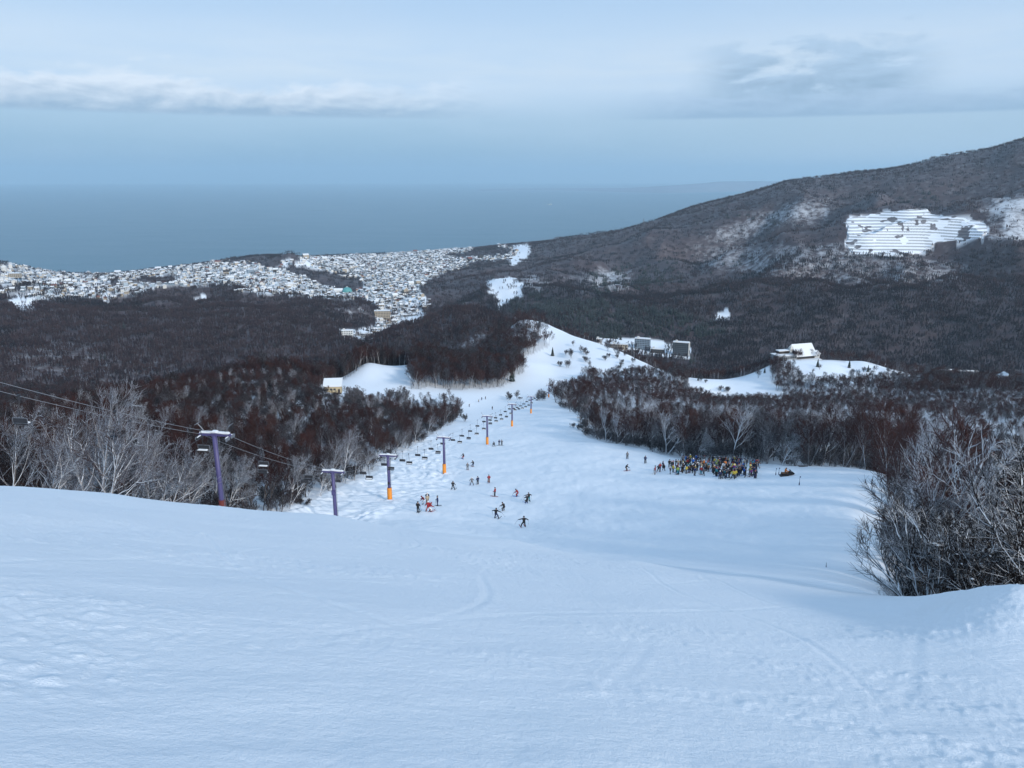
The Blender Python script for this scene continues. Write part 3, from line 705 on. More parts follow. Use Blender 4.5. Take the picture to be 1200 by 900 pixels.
def add_thing(name, label, cat, loc, rz=0, group=None, sc=1.0):
    o = bpy.data.objects.new(name, None); col.objects.link(o); o.location = loc; o.rotation_euler = (0, 0, rz); o.scale = (sc,)*3
    o.empty_display_size = .2
    o['label'] = label; o['category'] = cat
    if group: o['group'] = group
    return o
def child(name, me, parent):
    o = bpy.data.objects.new(name, me); col.objects.link(o); o.parent = parent; return o
rt = random.Random(3)
for i in ind:
    left = X_[i] < (-31+.139*(Y_[i]-79))+30 and AZ_[i] < math.radians(1)
    edge = cnt[i] < 3
    u = rt.random()
    birch = u < ((.78 if R_[i] < 110 else .2) if left else .20)
    P_ = rt.choice(NEAR if birch else DARK)
    sc = rt.uniform(.72, 1.05) * (1.18 if not left else (1.02 if R_[i] < 115 else .80)) * (.95 if edge else 1.0)
    vi = (NEAR if birch else DARK).index(P_)
    look = (('tall straight', 'twin-stemmed', 'three-stemmed', 'high-crowned', 'low twin-stemmed')[vi] + ' pale birch') if birch else ('slender dark tree', 'three-stemmed dark tree', 'tall red-twigged tree', 'forked red-twigged tree')[vi]
    size = 'big' if sc > (1.05 if not left else .9) else ('small' if sc < (.95 if not left else .8) else 'mid-sized')
    wd = 'the wood along the chairlift' if left else 'the wood behind the crowd'
    kind = size + ' ' + look; where = ('on the edge of ' if edge else 'inside ') + wd; g = kind + ' ' + where
    t_ = add_thing('birch_tree' if birch else 'bare_tree', kind + ' ' + where, 'tree', (X_[i], Y_[i], Z_[i]), rt.uniform(-.7, .7) if birch else rt.uniform(0, 6.28), g, sc)
    child('trunk', P_.trunk, t_); child('crown', P_.crown, t_)

def scatter(name, label, pts, z, rot, scl, idx, protos):
    """one object: a point per tree, each drawn by geometry nodes"""
    pc = bpy.data.collections.new(name+'_kinds')
    for k, me in enumerate(protos): pc.objects.link(bpy.data.objects.new('%s_kind_%02d' % (name, k), me))
    me = bpy.data.meshes.new(name); V = np.column_stack([pts, z]).astype(np.float32)
    me.vertices.add(len(V)); me.vertices.foreach_set('co', V.ravel())
    for k, a, ty in (('rot', rot, 'FLOAT'), ('scl', scl, 'FLOAT'), ('pick', idx, 'INT')):
        at = me.attributes.new(k, ty, 'POINT'); at.data.foreach_set('value', np.asarray(a, np.int32 if ty == 'INT' else np.float32))
    o = bpy.data.objects.new(name, me); col.objects.link(o); o['kind'] = 'stuff'; o['label'] = label; o['category'] = 'wood'
    ng = bpy.data.node_groups.new(name+'_nodes', 'GeometryNodeTree')
    ng.interface.new_socket('Geometry', in_out='INPUT', socket_type='NodeSocketGeometry'); ng.interface.new_socket('Geometry', in_out='OUTPUT', socket_type='NodeSocketGeometry')
    N, L = ng.nodes, ng.links
    gi, go = N.new('NodeGroupInput'), N.new('NodeGroupOutput')
    ci = N.new('GeometryNodeCollectionInfo'); ci.inputs['Collection'].default_value = pc; ci.inputs['Separate Children'].default_value = True; ci.inputs['Reset Children'].default_value = True
    ip = N.new('GeometryNodeInstanceOnPoints'); ip.inputs['Pick Instance'].default_value = True
    def attr(nm, ty):
        a = N.new('GeometryNodeInputNamedAttribute'); a.data_type = ty; a.inputs[0].default_value = nm; return a.outputs[0]
    cx = N.new('ShaderNodeCombineXYZ'); L.new(attr('rot', 'FLOAT'), cx.inputs[2])
    L.new(gi.outputs[0], ip.inputs['Points']); L.new(ci.outputs[0], ip.inputs['Instance']); L.new(attr('pick', 'INT'), ip.inputs['Instance Index'])
    e2r = N.new('FunctionNodeEulerToRotation'); L.new(cx.outputs[0], e2r.inputs[0]); L.new(e2r.outputs[0], ip.inputs['Rotation'])
    L.new(attr('scl', 'FLOAT'), ip.inputs['Scale']); L.new(ip.outputs[0], go.inputs[0])
    md = o.modifiers.new('scatter', 'NODES'); md.node_group = ng
    return o
def whole(P_): # trunk and crown of a prototype as one mesh
    me = bpy.data.meshes.new('whole')
    bm = bmesh.new(); bm.from_mesh(P_.trunk); n = len(bm.faces); bm.from_mesh(P_.crown); bm.faces.ensure_lookup_table()
    for f in bm.faces[n:]: f.material_index = 1
    bm.to_mesh(me); bm.free(); me.materials.append(P_.trunk.materials[0]); me.materials.append(P_.crown.materials[0])
    return me
MIDW = [whole(p) for p in MID]; NEARW = [whole(p) for p in NEAR[:4:3]+DARK]
n = len(rest)
scatter('near_woods', 'bare wood standing behind the front rows of trees', np.column_stack([X_[rest], Y_[rest]]), Z_[rest], rs.uniform(0, 6.28, n), rs.uniform(.75, 1.02, n)*np.where(X_[rest] > 25, np.where(R_[rest] > 300, .58, 1.08), np.where((R_[rest] > 290) & (np.abs(AZ_[rest]+.225) < .035), .42, np.where(R_[rest] > 280, .58, np.where(R_[rest] > 200, .70, .86)))), rs.choice(len(NEARW), n, p=[.05, .05, .22, .22, .23, .23]), NEARW)
# undergrowth along the woods
ut, uf, uc, ucf = make_tree(81, 2.6, stems=7, limbs=5, subs=4, twigs=3, tr=.035, tw=.022, spread=.6, fine=False, shrub=True)
UND = [joined('undergrowth', [(ut, uf, M_BARKD), (uc, ucf, M_TWIGD)])]
ut, uf, uc, ucf = make_tree(82, 3.4, stems=6, limbs=6, subs=4, twigs=3, tr=.04, tw=.022, spread=.5, fine=False, shrub=True)
UND.append(joined('undergrowth', [(ut, uf, M_BARKD), (uc, ucf, M_TWIGD)]))
x, y = sector(9000, -40, 40, 60, 400); z, okk, _, _ = in_wood(x, y); x, y, z = x[okk], y[okk], z[okk]
k = thin_out(x, y, 2.2); x, y, z = x[k], y[k], z[k]; n = len(x)
scatter('undergrowth', 'tangled dark undergrowth below the bare trees', np.column_stack([x, y]), z-.2, rs.uniform(0, 6.28, n), rs.uniform(.6, 1.25, n), rs.randint(0, 2, n), UND)
# middle distance woods
x, y = sector(26000, -42, 42, 700, 1250); x2, y2 = sector(34000, -42, 42, 455, 700)
z, okk, pale, con = in_wood(x, y); x, y = x[okk], y[okk]; k = thin_out(x, y, 4.2); x, y = x[k], y[k]
z, okk, pale, con = in_wood(x2, y2); x2, y2 = x2[okk], y2[okk]; k = thin_out(x2, y2, 2.5)
x, y = np.concatenate([x, x2[k]]), np.concatenate([y, y2[k]]); z = height(x, y)
n = len(x)
scatter('middle_woods', 'red-brown bare woods around the lower pistes', np.column_stack([x, y]), z, rs.uniform(0, 6.28, n), rs.uniform(.6, .9, n)*np.where(x > .055*y, np.where(np.hypot(x, y) < 580, .56, .80), np.where(np.hypot(x, y) < 470, .75, 1.25)), rs.choice(4, n, p=[.33, .14, .2, .33]), MIDW)
# far hillsides
FARM = []
for k, (n_, pale_) in enumerate(((5, 0), (5, 0), (6, 0))):
    PV, PF, V, F = far_clump(60+k, n_, 8); FARM.append(joined('far_trees', [(PV, PF, M_FARP), (V, F, M_FAR)]))
_c = [conifer(70+k, 13+k) for k in range(3)]; cv, cf, tv, tf = [], [], [], []
for k, (a, b, c, d) in enumerate(_c):
    o = Vector((k*4.5-4.5, (k % 2)*5-2, 0)); q = len(cv); cv += [v+o for v in c]; cf += [tuple(j+q for j in f) for f in d]; q = len(tv); tv += [v+o for v in a]; tf += [tuple(j+q for j in f) for f in b]
PV, PF, V, F = far_clump(66, 6, 8); FARM.append(joined('far_trees_shade_tone', [(PV, PF, M_BARKD), (V, F, M_FARD)]))
FARM.append(joined('far_conifers', [(tv, tf, M_BARKD), (cv, cf, M_CONIF)]))
xs, ys, zs, ix = [], [], [], []
for n_, r0, r1 in ((34000, 1200, 2500), (52000, 2500, 5400)):
    x, y = sector(n_, -42, 44, r0, r1)
    z, okk, pale, con = in_wood(x, y)
    okk &= rs.uniform(0, 1, len(x)) > pale*.75 + np.where(np.hypot(x, y) > 2400, .22, 0.0)
    u9, v9 = pix(x, y, z); dk = (rs.uniform(0, 1, len(x)) < np.clip(sstep(325, 350, v9)*(u9 > 560)*.5 + sstep(-.02, .18, fbm(x/330, y/230, 3, 96))*.75, 0, .92))  # dark trees: painted cloud shade on the lower right slopes, plus random mottling
    clus = fbm(x/300, y/300, 3, 95)
    op_ = masks(x, y, z)[0]; uu, vv = pix(x, y, z)
    okk |= op_ & (z > 4) & (uu < 985) & (rs.uniform(0, 1, len(x)) < .10)
    okk |= (masks(x, y, z)[3] & (z > 4) & (rs.uniform(0, 1, len(x)) < .42))
    con = con & (rs.uniform(0, 1, len(x)) < .55) | (rs.uniform(0, 1, len(x)) < .004)
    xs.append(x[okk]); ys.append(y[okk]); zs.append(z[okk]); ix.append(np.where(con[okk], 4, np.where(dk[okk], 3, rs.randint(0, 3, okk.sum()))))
xs, ys, zs, ix = map(np.concatenate, (xs, ys, zs, ix)); n = len(xs)
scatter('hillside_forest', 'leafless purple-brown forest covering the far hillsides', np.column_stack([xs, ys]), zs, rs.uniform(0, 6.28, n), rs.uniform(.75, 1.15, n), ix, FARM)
# ------------------------------------------------------------------ small mesh builder
class MB:
    def __init__(s): s.V = []; s.F = []; s.mi = []; s.cur = 0
    def box(s, c, d, rot=None, taper=1.0):
        b = len(s.V); x, y, z = (k/2 for k in d); R = rot or Matrix.Identity(3)
        for sz in (-1, 1):
            k = taper if sz > 0 else 1
            for sx, sy in ((-1, -1), (1, -1), (1, 1), (-1, 1)): s.V.append(Vector(c) + R @ Vector((sx*x*k, sy*y*k, sz*z)))
        for f in ((0, 3, 2, 1), (4, 5, 6, 7), (0, 1, 5, 4), (1, 2, 6, 5), (2, 3, 7, 6), (3, 0, 4, 7)): s.F.append(tuple(i+b for i in f)); s.mi.append(s.cur)
        return s
    def tube(s, pts, rad, n=8, caps=True):
        pts = [Vector(p) for p in pts]; rad = rad if isinstance(rad, (list, tuple)) else [rad]*len(pts)
        b = len(s.V); q = len(s.F); tube(s.V, s.F, pts, rad, n)
        if caps: s.F.append(tuple(b+i for i in range(n))[::-1]); s.F.append(tuple(b+(len(pts)-1)*n+i for i in range(n)))
        s.mi += [s.cur]*(len(s.F)-q); return s
    def poly(s, pts):
        b = len(s.V); s.V += [Vector(p) for p in pts]; s.F.append(tuple(range(b, b+len(pts)))); s.mi.append(s.cur); return s
    def prism(s, prof, x0, x1, axis='x'):
        """closed profile (a,b) extruded"""
        b = len(s.V); n = len(prof)
        for x in (x0, x1):
            for a, c in prof: s.V.append(Vector((x, a, c)) if axis == 'x' else Vector((a, x, c)))
        s.F.append(tuple(range(b, b+n))); s.F.append(tuple(range(b+n, b+2*n))[::-1]); s.mi += [s.cur]*2
        for i in range(n): s.F.append((b+(i+1) % n, b+i, b+n+i, b+n+(i+1) % n)); s.mi.append(s.cur)
        return s
    def mesh(s, name, mats, smooth=False, bevel=0):
        me = bpy.data.meshes.new(name); me.from_pydata([tuple(v) for v in s.V], [], s.F)
        bm = bmesh.new(); bm.from_mesh(me)
        for f, m in zip(bm.faces, s.mi): f.material_index = m
        bmesh.ops.recalc_face_normals(bm, faces=bm.faces)
        if bevel: bmesh.ops.bevel(bm, geom=bm.edges[:], offset=bevel, segments=2, affect='EDGES', clamp_overlap=True)
        bm.to_mesh(me); bm.free()
        for m in (mats if isinstance(mats, (list, tuple)) else [mats]): me.materials.append(m)
        if smooth: me.polygons.foreach_set('use_smooth', np.ones(len(me.polygons), bool))
        me.update(); return me
    def build(s, name, mats, parent=None, smooth=False, bevel=0):
        o = bpy.data.objects.new(name, s.mesh(name, mats, smooth, bevel)); col.objects.link(o)
        if parent: o.parent = parent
        return o
M_PURPLE = plain('purple_paint', (.085, .075, .185), .5, .15, 1.2)
M_ORANGE = plain('orange_pad', (.75, .26, .03), .65, .12, 2.0)
M_REDPAD = plain('dull_red_pad', (.13, .025, .02), .7, .2, 2.0)
M_STEEL = plain('galvanised_steel', (.20, .21, .23), .5, .15, 2.0, .4)
M_DARK = plain('dark_steel', (.03, .03, .035), .5, .15, 2.0)
M_ROPE = plain('rimed_rope', (.30, .31, .33), .6, .2, 3.0)
M_SNOW = plain('fresh_snow', (.80, .83, .87), .7, .03, 1.5)

# ------------------------------------------------------------------ chairlift
LX = lambda Y: -31 + .139*(Y-79)
LDIR = Vector((.139, 1, 0)).normalized(); LN = Vector((LDIR.y, -LDIR.x, 0)); LROT = math.atan2(-LDIR.x, LDIR.y)
def lift_pos(px):
    k = math.tan(pray(px, 520)[0]); Y = (-31-.139*79)/(k-.139); return LX(Y), Y
TOW = [(None, -30, 9.0, 'red'), (None, 24, 9.0, 'red'), (253, 509, 0, 'red'), (388, 553, 0, None), (454, 534, 0, 'orange'), (520, 513, 0, 'orange'), (571, 488, 0, 'orange'), (600, 474, 0, 'orange'), (622, 465, 0, 'orange'), (None, 470, 8.0, 'orange')]
tower_tops = []
def sheave_train(name, par, x, z):
    m = MB(); m.box((x, 0, z), (.10, 1.9, .12)); m.box((x, .55, z-.10), (.14, .8, .10)); m.box((x, -.55, z-.10), (.14, .8, .10))
    tr = m.build(name, M_DARK, par)
    w = MB(); w.tube([(-.05, 0, 0), (.05, 0, 0)], .20, 12); wm = w.mesh('sheave_wheel', M_STEEL)
    for y in (-.78, -.32, .32, .78):
        o = child('sheave_wheel', wm, tr); o.location = (x-.12 if x < 0 else x+.12, y, z-.06)
    return tr
wheel_cache = None
TLAB = {2: 'purple lift tower with a red foot, on the crest before the wood', 3: 'purple lift tower with a control box halfway up its mast', 4: 'purple lift tower with orange foot pad standing above the red-clad group',
        5: 'purple lift tower with orange foot pad, second below the one with the box', 6: 'purple lift tower with orange foot pad beside the two resting skiers', 7: 'slender lift tower with orange pad, second from the lip of the piste', 8: 'farthest-down lift tower with orange pad at the lip of the piste', 0: 'purple lift tower high up the slope by the summit', 1: 'purple lift tower on the upper slope above the crest', 9: 'purple lift tower standing below the lip of the piste'}
TLAB[8] = 'lowest lift tower with orange pad, at the lip of the piste'
for i, (px, py, H, pad) in enumerate(TOW):
    if px is None: Y = py; X = LX(Y); g = hz(X, Y)
    else:
        X, Y = lift_pos(px); g = hz(X, Y); a, t = pray(px, py); H = t*math.hypot(X, Y) + CZ - g
        H = min(max(H, 7.6), 11)
    T = add_thing('lift_tower', TLAB[i], 'lift tower', (X, Y, g), LROT, 'towers of the chairlift')
    zb = 0.0
    lean = -.012
    m = MB(); m.tube([(0, 0, -1.0), (0, 0, H*.5), (0, lean*H, H-.1)], [.31, .285, .25], 14); m.build('mast', M_PURPLE, T, True)
    m = MB(); m.box((0, 0, H), (3.5, .34, .30)); m.box((0, 0, H+.02), (.62, .62, .42)); m.build('crossarm', M_STEEL if False else M_PURPLE, T, bevel=.03)
    m = MB(); m.box((-.95, 0, H+.24), (1.5, .40, .20), taper=.82); m.box((.95, 0, H+.24), (1.5, .40, .20), taper=.82); m.box((0, 0, H+.33), (.7, .66, .22), taper=.75); m.build('snow_cap', M_SNOW, T, bevel=.05)
    for sx in (-1, 1):
        st = sheave_train('sheave_train', T, sx*1.55, H-.22)
        c = MB(); c.box((sx*1.55, 0, H-.12), (.16, 1.7, .10), taper=.7); c.build('snow_cap', M_SNOW, st, bevel=.03)
        k = MB(); k.tube([(sx*1.0, 0, H+.1), (sx*1.5, 0, H+.75), (sx*1.85, 0, H+1.15)], .045, 6); k.tube([(sx*1.85, -.6, H+1.15), (sx*1.85, .6, H+1.15)], .035, 6); k.build('maintenance_frame', M_STEEL, T)
    ld = MB()
    for yy in (-.16, .16): ld.tube([(.36, yy, .8), (.33, yy, H-.3)], .02, 5)
    for q in range(int((H-1.2)/.42)): ld.tube([(.35, -.16, 1+q*.42), (.35, .16, 1+q*.42)], .013, 4)
    ld.build('ladder', M_STEEL, T)
    if pad == 'orange': m = MB(); m.tube([(0, 0, -.3), (0, 0, .3), (0, 0, H*.27)], [.47, .46, .45], 14); m.build('foot_pad', M_ORANGE, T, True, .04)
    if pad == 'red': m = MB(); m.tube([(0, 0, -.3), (0, 0, 3.45 if i == 2 else 1.8)], [.36, .345], 14); m.build('foot_pad', M_REDPAD, T, True)
    if i == 3:
        m = MB(); m.box((.05, -.34, H*.62), (.62, .34, .75)); m.build('control_box', M_PURPLE, T, bevel=.03)
    if i == 4:
        m = MB(); m.box((0, -.36, H*.27+1.0), (.4, .05, .5)); m.build('notice_plate', M_DARK, T)
    tower_tops.append(Vector((X, Y, g+H-.02)))
ROPE = {}
for sx, lab in ((-1, 'snow-rimed haul rope over the outer arms facing the wood'), (1, 'snow-rimed haul rope over the tower arms facing the piste')):
    pts = []
    for a, b in zip(tower_tops[:-1], tower_tops[1:]):
        n = 14; L = (b-a).length
        for k in range(n): 
            f = k/n; p = a.lerp(b, f); p.z -= 4*f*(1-f)*L*.016; pts.append(p + LN*sx*1.55)
    pts.append(tower_tops[-1] + LN*sx*1.55); ROPE[sx] = pts
    m = MB(); m.tube(pts, .018, 5); o = m.build('haul_rope', M_ROPE, None, True); o['label'] = lab; o['category'] = 'cable'; o['group'] = 'ropes of the chairlift'
def rope_at(sx, Y):
    pts = ROPE[sx]
    for a, b in zip(pts[:-1], pts[1:]):
        if a.y <= Y <= b.y: return a.lerp(b, (Y-a.y)/(b.y-a.y))
    return pts[-1]
hm = MB(); hm.tube([(0, 0, .08), (0, .02, -.4), (0, .16, -1.0), (0, .16, -1.62)], .032, 6); hm.box((0, 0, .03), (.12, .36, .14)); HANGER = hm.mesh('hanger', M_DARK)
sm = MB(); sm.box((0, .02, -2.10), (1.15, .46, .07)); SEAT = sm.mesh('seat', M_DARK, bevel=.02)
sm = MB(); sm.box((0, .24, -1.83), (1.15, .05, .36)); BACKR = sm.mesh('backrest', M_DARK, bevel=.015)
sm = MB()
for q in (-.6, .6): sm.tube([(q, .24, -1.62), (q, .24, -2.08), (q, -.2, -2.08)], .025, 6)
sm.tube([(-.6, .24, -1.62), (.6, .24, -1.62)], .025, 6); FRAME = sm.mesh('seat_frame', M_STEEL)
sm = MB(); sm.box((0, .0, -2.02), (1.05, .38, .09), taper=.8); SNOWS = sm.mesh('seat_snow', M_SNOW, bevel=.03)
def place_chair(sx, Y, k):
    p = rope_at(sx, Y); idx = 0
    while idx < len(tower_tops)-1 and tower_tops[idx+1].y < Y: idx += 1
    span = {1: 'hanging before the wood above the red-footed tower', 2: 'hanging between the red-footed tower and the one with a box', 3: 'hanging just below the tower with the control box', 4: 'hanging in the span below the tower by the red-clad group', 5: 'hanging in the span above the two resting skiers', 6: 'hanging in the span below the two resting skiers', 7: 'hanging in the last span before the piste lip', 8: 'hanging over the lip of the piste'}.get(idx, 'hanging on the upper slope')
    s = 'uphill' if sx > 0 else 'downhill'
    o = add_thing('chairlift_chair', 'empty dark %s double chair ' % ('snow-topped' if k % 3 else 'bare') + span, 'lift chair', p, LROT + (0 if sx > 0 else math.pi), 'chairs ' + span + (' with snow' if k % 3 else ' without snow'))
    child('hanger', HANGER, o); child('seat', SEAT, o); child('backrest', BACKR, o); child('seat_frame', FRAME, o)
    if k % 3: child('seat_snow', SNOWS, o)
k = 0
for Yc in np.arange(42, 462, 12.0):
    for sx, off in ((-1, 0), (1, 5.5)):
        yy = Yc+off
        if min(abs(yy-t.y) for t in tower_tops) > 1.2: place_chair(sx, yy, k)
        k += 1

# ------------------------------------------------------------------ people
def cloth(name, c): return plain(name, c, .8, .15, 8.0)
JK = {'black': (.012, .012, .014), 'navy': (.015, .025, .08), 'red': (.25, .015, .02), 'yellow': (.50, .38, .05), 'lime': (.26, .34, .06), 'orange': (.65, .18, .02), 'teal': (.02, .20, .25), 'white': (.72, .72, .72), 'purple': (.14, .03, .16), 'grey': (.14, .14, .15), 'brown': (.13, .07, .04), 'pink': (.55, .10, .20), 'blue': (.02, .12, .42), 'beige': (.38, .30, .21)}
M_CL = {k: cloth(k+'_cloth', v) for k, v in JK.items()}
M_SKIN = plain('skin', (.50, .30, .22), .6, .05)
def person_proto(name, J):
    """J: joint name -> position; figure faces +Y. One continuous skinned surface."""
    order = ['pelvis', 'waist', 'chest', 'neck', 'head', 'crown']
    chains = [order, ['chest', 'shl', 'ell', 'wrl', 'hal'], ['chest', 'shr', 'elr', 'wrr', 'har'], ['pelvis', 'hil', 'knl', 'anl', 'tol'], ['pelvis', 'hir', 'knr', 'anr', 'tor']]
    rad = dict(pelvis=(.19, .15), waist=(.185, .15), chest=(.215, .165), neck=(.065, .065), head=(.10, .115), crown=(.075, .085), sh=(.10, .10), el=(.08, .08), wr=(.065, .065), ha=(.05, .035), hi=(.12, .125), kn=(.095, .095), an=(.085, .09), to=(.06, .055))
    names = []; E_ = []
    for c in chains:
        for n_ in c:
            if n_ not in names: names.append(n_)
        for a, b in zip(c[:-1], c[1:]): E_.append((names.index(a), names.index(b)))
    me = bpy.data.meshes.new(name); me.from_pydata([J[n_] for n_ in names], E_, [])
    o = bpy.data.objects.new(name, me); col.objects.link(o)
    md = o.modifiers.new('skin', 'SKIN'); md.use_smooth_shade = True
    sv = me.skin_vertices[0].data
    for i, n_ in enumerate(names):
        sv[i].radius = rad.get(n_) or rad[n_[:2]]; sv[i].use_root = (n_ == 'pelvis')
    o.modifiers.new('sub', 'SUBSURF').levels = 1; o.modifiers['sub'].render_levels = 1
    dg = bpy.context.evaluated_depsgraph_get(); out = bpy.data.meshes.new_from_object(o.evaluated_get(dg)); out.name = name
    bpy.data.objects.remove(o)
    pos = np.array([J[n_] for n_ in names]); kinds = []
    segs = [(np.array(J[a]), np.array(J[b]), b) for c in chains for a, b in zip(c[:-1], c[1:])]
    for p in out.polygons:
        c = np.array(p.center); best = None
        for a, b, n_ in segs:
            ab = b-a; t = np.clip(((c-a)@ab)/(ab@ab), 0, 1); d = np.linalg.norm(c-a-ab*t)
            if best is None or d < best[0]: best = (d, n_, t)
        n_, t = best[1], best[2]
        k_ = 0
        if n_[:2] in ('kn', 'hi', 'an'): k_ = 1
        if n_[:2] == 'an' and t > .62 or n_[:2] == 'to': k_ = 3
        if n_[:2] == 'ha': k_ = 3
        if n_ in ('head', 'crown'): k_ = 2
        kinds.append(k_)
    for _ in range(4): out.materials.append(M_CL['black'])
    out.polygons.foreach_set('material_index', kinds); out.update()
    return out
STAND = dict(pelvis=(0, 0, .93), waist=(0, .0, 1.10), chest=(0, .01, 1.32), neck=(0, .02, 1.50), head=(0, .04, 1.62), crown=(0, .03, 1.74), shl=(-.21, 0, 1.42), ell=(-.30, .02, 1.14), wrl=(-.27, .20, 1.0), hal=(-.25, .30, .99), shr=(.21, 0, 1.42), elr=(.30, .02, 1.14), wrr=(.27, .20, 1.0), har=(.25, .30, .99),
             hil=(-.11, 0, .88), knl=(-.13, .06, .50), anl=(-.13, 0, .12), tol=(-.14, .17, .07), hir=(.11, 0, .88), knr=(.13, .06, .50), anr=(.13, 0, .12), tor=(.14, .17, .07))
def pose(**k): d = dict(STAND); d.update(k); return d
CROUCH = pose(pelvis=(0, -.18, .72), waist=(0, -.10, .88), chest=(0, .06, 1.06), neck=(0, .18, 1.20), head=(0, .25, 1.30), crown=(0, .27, 1.42), shl=(-.22, .08, 1.14), ell=(-.34, .20, .90), wrl=(-.32, .42, .86), hal=(-.31, .52, .86), shr=(.22, .08, 1.14), elr=(.34, .20, .90), wrr=(.32, .42, .86), har=(.31, .52, .86), hil=(-.12, -.16, .70), knl=(-.17, .16, .48), anl=(-.16, 0, .12), hir=(.12, -.16, .70), knr=(.17, .16, .48), anr=(.16, 0, .12))
WIDE = pose(pelvis=(.02, -.08, .80), waist=(.02, -.02, .97), chest=(.02, .08, 1.18), neck=(.02, .14, 1.35), head=(.02, .18, 1.46), crown=(.02, .18, 1.58), shl=(-.20, .07, 1.28), ell=(-.47, .10, 1.20), wrl=(-.70, .18, 1.12), hal=(-.79, .22, 1.10), shr=(.24, .07, 1.28), elr=(.50, .10, 1.16), wrr=(.70, .22, 1.02), har=(.78, .27, 1.0), hil=(-.10, -.07, .76), knl=(-.22, .10, .46), anl=(-.32, 0, .12), tol=(-.34, .17, .07), hir=(.14, -.07, .76), knr=(.24, .12, .46), anr=(.34, 0, .12), tor=(.36, .17, .07))
STEP = pose(hil=(-.11, 0, .88), knl=(-.20, .02, .52), anl=(-.34, 0, .12), tol=(-.36, .17, .07), hir=(.11, 0, .88), knr=(.20, .02, .52), anr=(.34, 0, .12), tor=(.36, .17, .07), ell=(-.36, .05, 1.18), wrl=(-.42, .18, .98), hal=(-.44, .26, .95), elr=(.36, .05, 1.18), wrr=(.42, .18, .98), har=(.44, .26, .95))
SIT = pose(pelvis=(0, 0, .52), waist=(0, .02, .70), chest=(0, .10, .92), neck=(0, .16, 1.08), head=(0, .20, 1.18), crown=(0, .20, 1.30), shl=(-.21, .10, 1.0), ell=(-.30, .26, .78), wrl=(-.30, .48, .78), hal=(-.29, .57, .79), shr=(.21, .10, 1.0), elr=(.30, .26, .78), wrr=(.30, .48, .78), har=(.29, .57, .79), hil=(-.13, .06, .50), knl=(-.27, .42, .44), anl=(-.29, .30, .10), tol=(-.29, .46, .06), hir=(.13, .06, .50), knr=(.27, .42, .44), anr=(.29, .30, .10), tor=(.29, .46, .06))
POSES = {'stand': STAND, 'crouch': CROUCH, 'wide': WIDE, 'step': STEP, 'sit': SIT}
PMESH = {k: person_proto('person_'+k, v) for k, v in POSES.items()}
def helmet_mesh():
    m = MB(); rows = [(.0, .135), (.05, .14), (.10, .125), (.145, .085), (.165, .0)]; n = 12; b = 0
    for z, r in rows[:-1]:
        for k in range(n): a = 6.2832*k/n; m.V.append(Vector((math.cos(a)*r*.9, math.sin(a)*r, z)))
    m.V.append(Vector((0, 0, rows[-1][0])))
    for i in range(len(rows)-2):
        for k in range(n): m.F.append((i*n+k, i*n+(k+1) % n, (i+1)*n+(k+1) % n, (i+1)*n+k)); m.mi.append(0)
    for k in range(n): m.F.append(((len(rows)-2)*n+k, (len(rows)-2)*n+(k+1) % n, (len(rows)-1)*n)); m.mi.append(0)
    m.F.append(tuple(range(n))[::-1]); m.mi.append(0)
    return m.mesh('helmet', M_CL['black'], True)
HELM = helmet_mesh()
m = MB(); m.box((0, 0, .03), (.09, 1.35, .025)); m.box((0, .74, .055), (.085, .2, .022), Matrix.Rotation(.35, 3, 'X')); m.box((0, .02, .06), (.07, .36, .04)); SKI = m.mesh('ski', M_CL['black'])
m = MB(); m.box((0, 0, .03), (.27, 1.25, .03)); m.box((0, .66, .05), (.25, .16, .025), Matrix.Rotation(.4, 3, 'X')); m.box((0, -.66, .05), (.25, .16, .025), Matrix.Rotation(-.4, 3, 'X')); BOARD = m.mesh('snowboard', M_CL['black'])
m = MB(); m.tube([(0, 0, 0), (0, 0, -1.12)], [.014, .008], 5); m.tube([(0, 0, .06), (0, 0, -.10)], .02, 6); m.tube([(0, 0, -1.04), (0, 0, -1.03)], .045, 8); POLE = m.mesh('ski_pole', M_CL['black'])
def slot(o, i, m): o.material_slots[i].link = 'OBJECT'; o.material_slots[i].material = m
def person(x, y, z, rz, ps, jacket, trousers, label, group=None, sc=1.0, helmet='black', gear='ski', poles=True, tilt=0.0, pitch=0.0):
    o = bpy.data.objects.new('person', PMESH[ps]); col.objects.link(o); o.location = (x, y, z); o.scale = (sc,)*3
    o.rotation_euler = Matrix.Rotation(rz, 3, 'Z').to_4x4().to_3x3().to_euler() if not (tilt or pitch) else (Matrix.Rotation(rz, 3, 'Z') @ Matrix.Rotation(pitch, 3, 'X') @ Matrix.Rotation(tilt, 3, 'Y')).to_euler()
    for i, mm in enumerate((M_CL[jacket], M_CL[trousers], M_SKIN, M_CL['black'])): slot(o, i, mm)
    o['label'] = label; o['category'] = 'person'
    if group: o['group'] = group
    J = POSES[ps]
    h = child('helmet', HELM, o); h.location = Vector(J['crown']) + Vector((0, -.01, -.10)); slot(h, 0, M_CL[helmet])
    if gear == 'ski':
        for s in 'lr':
            k_ = child('ski', SKI, o); k_.location = (J['an'+s][0], .06, 0); slot(k_, 0, M_CL[('red', 'black', 'white', 'blue')[int(abs(x*7)) % 4]])
    elif gear == 'board':
        k_ = child('snowboard', BOARD, o); k_.location = (0, .05, 0); k_.rotation_euler = (0, 0, math.pi/2)
    if poles and gear == 'ski':
        for s in 'lr':
            k_ = child('ski_pole', POLE, o); k_.location = J['ha'+s]; k_.rotation_euler = (.5 if ps in ('crouch', 'wide') else .12, (.25 if s == 'l' else -.25) if ps == 'wide' else 0, 0)
    return o
DOWN = 0.0
def pat(px, py, r0=60, r1=600): return ground_at(px, py, r0, r1)
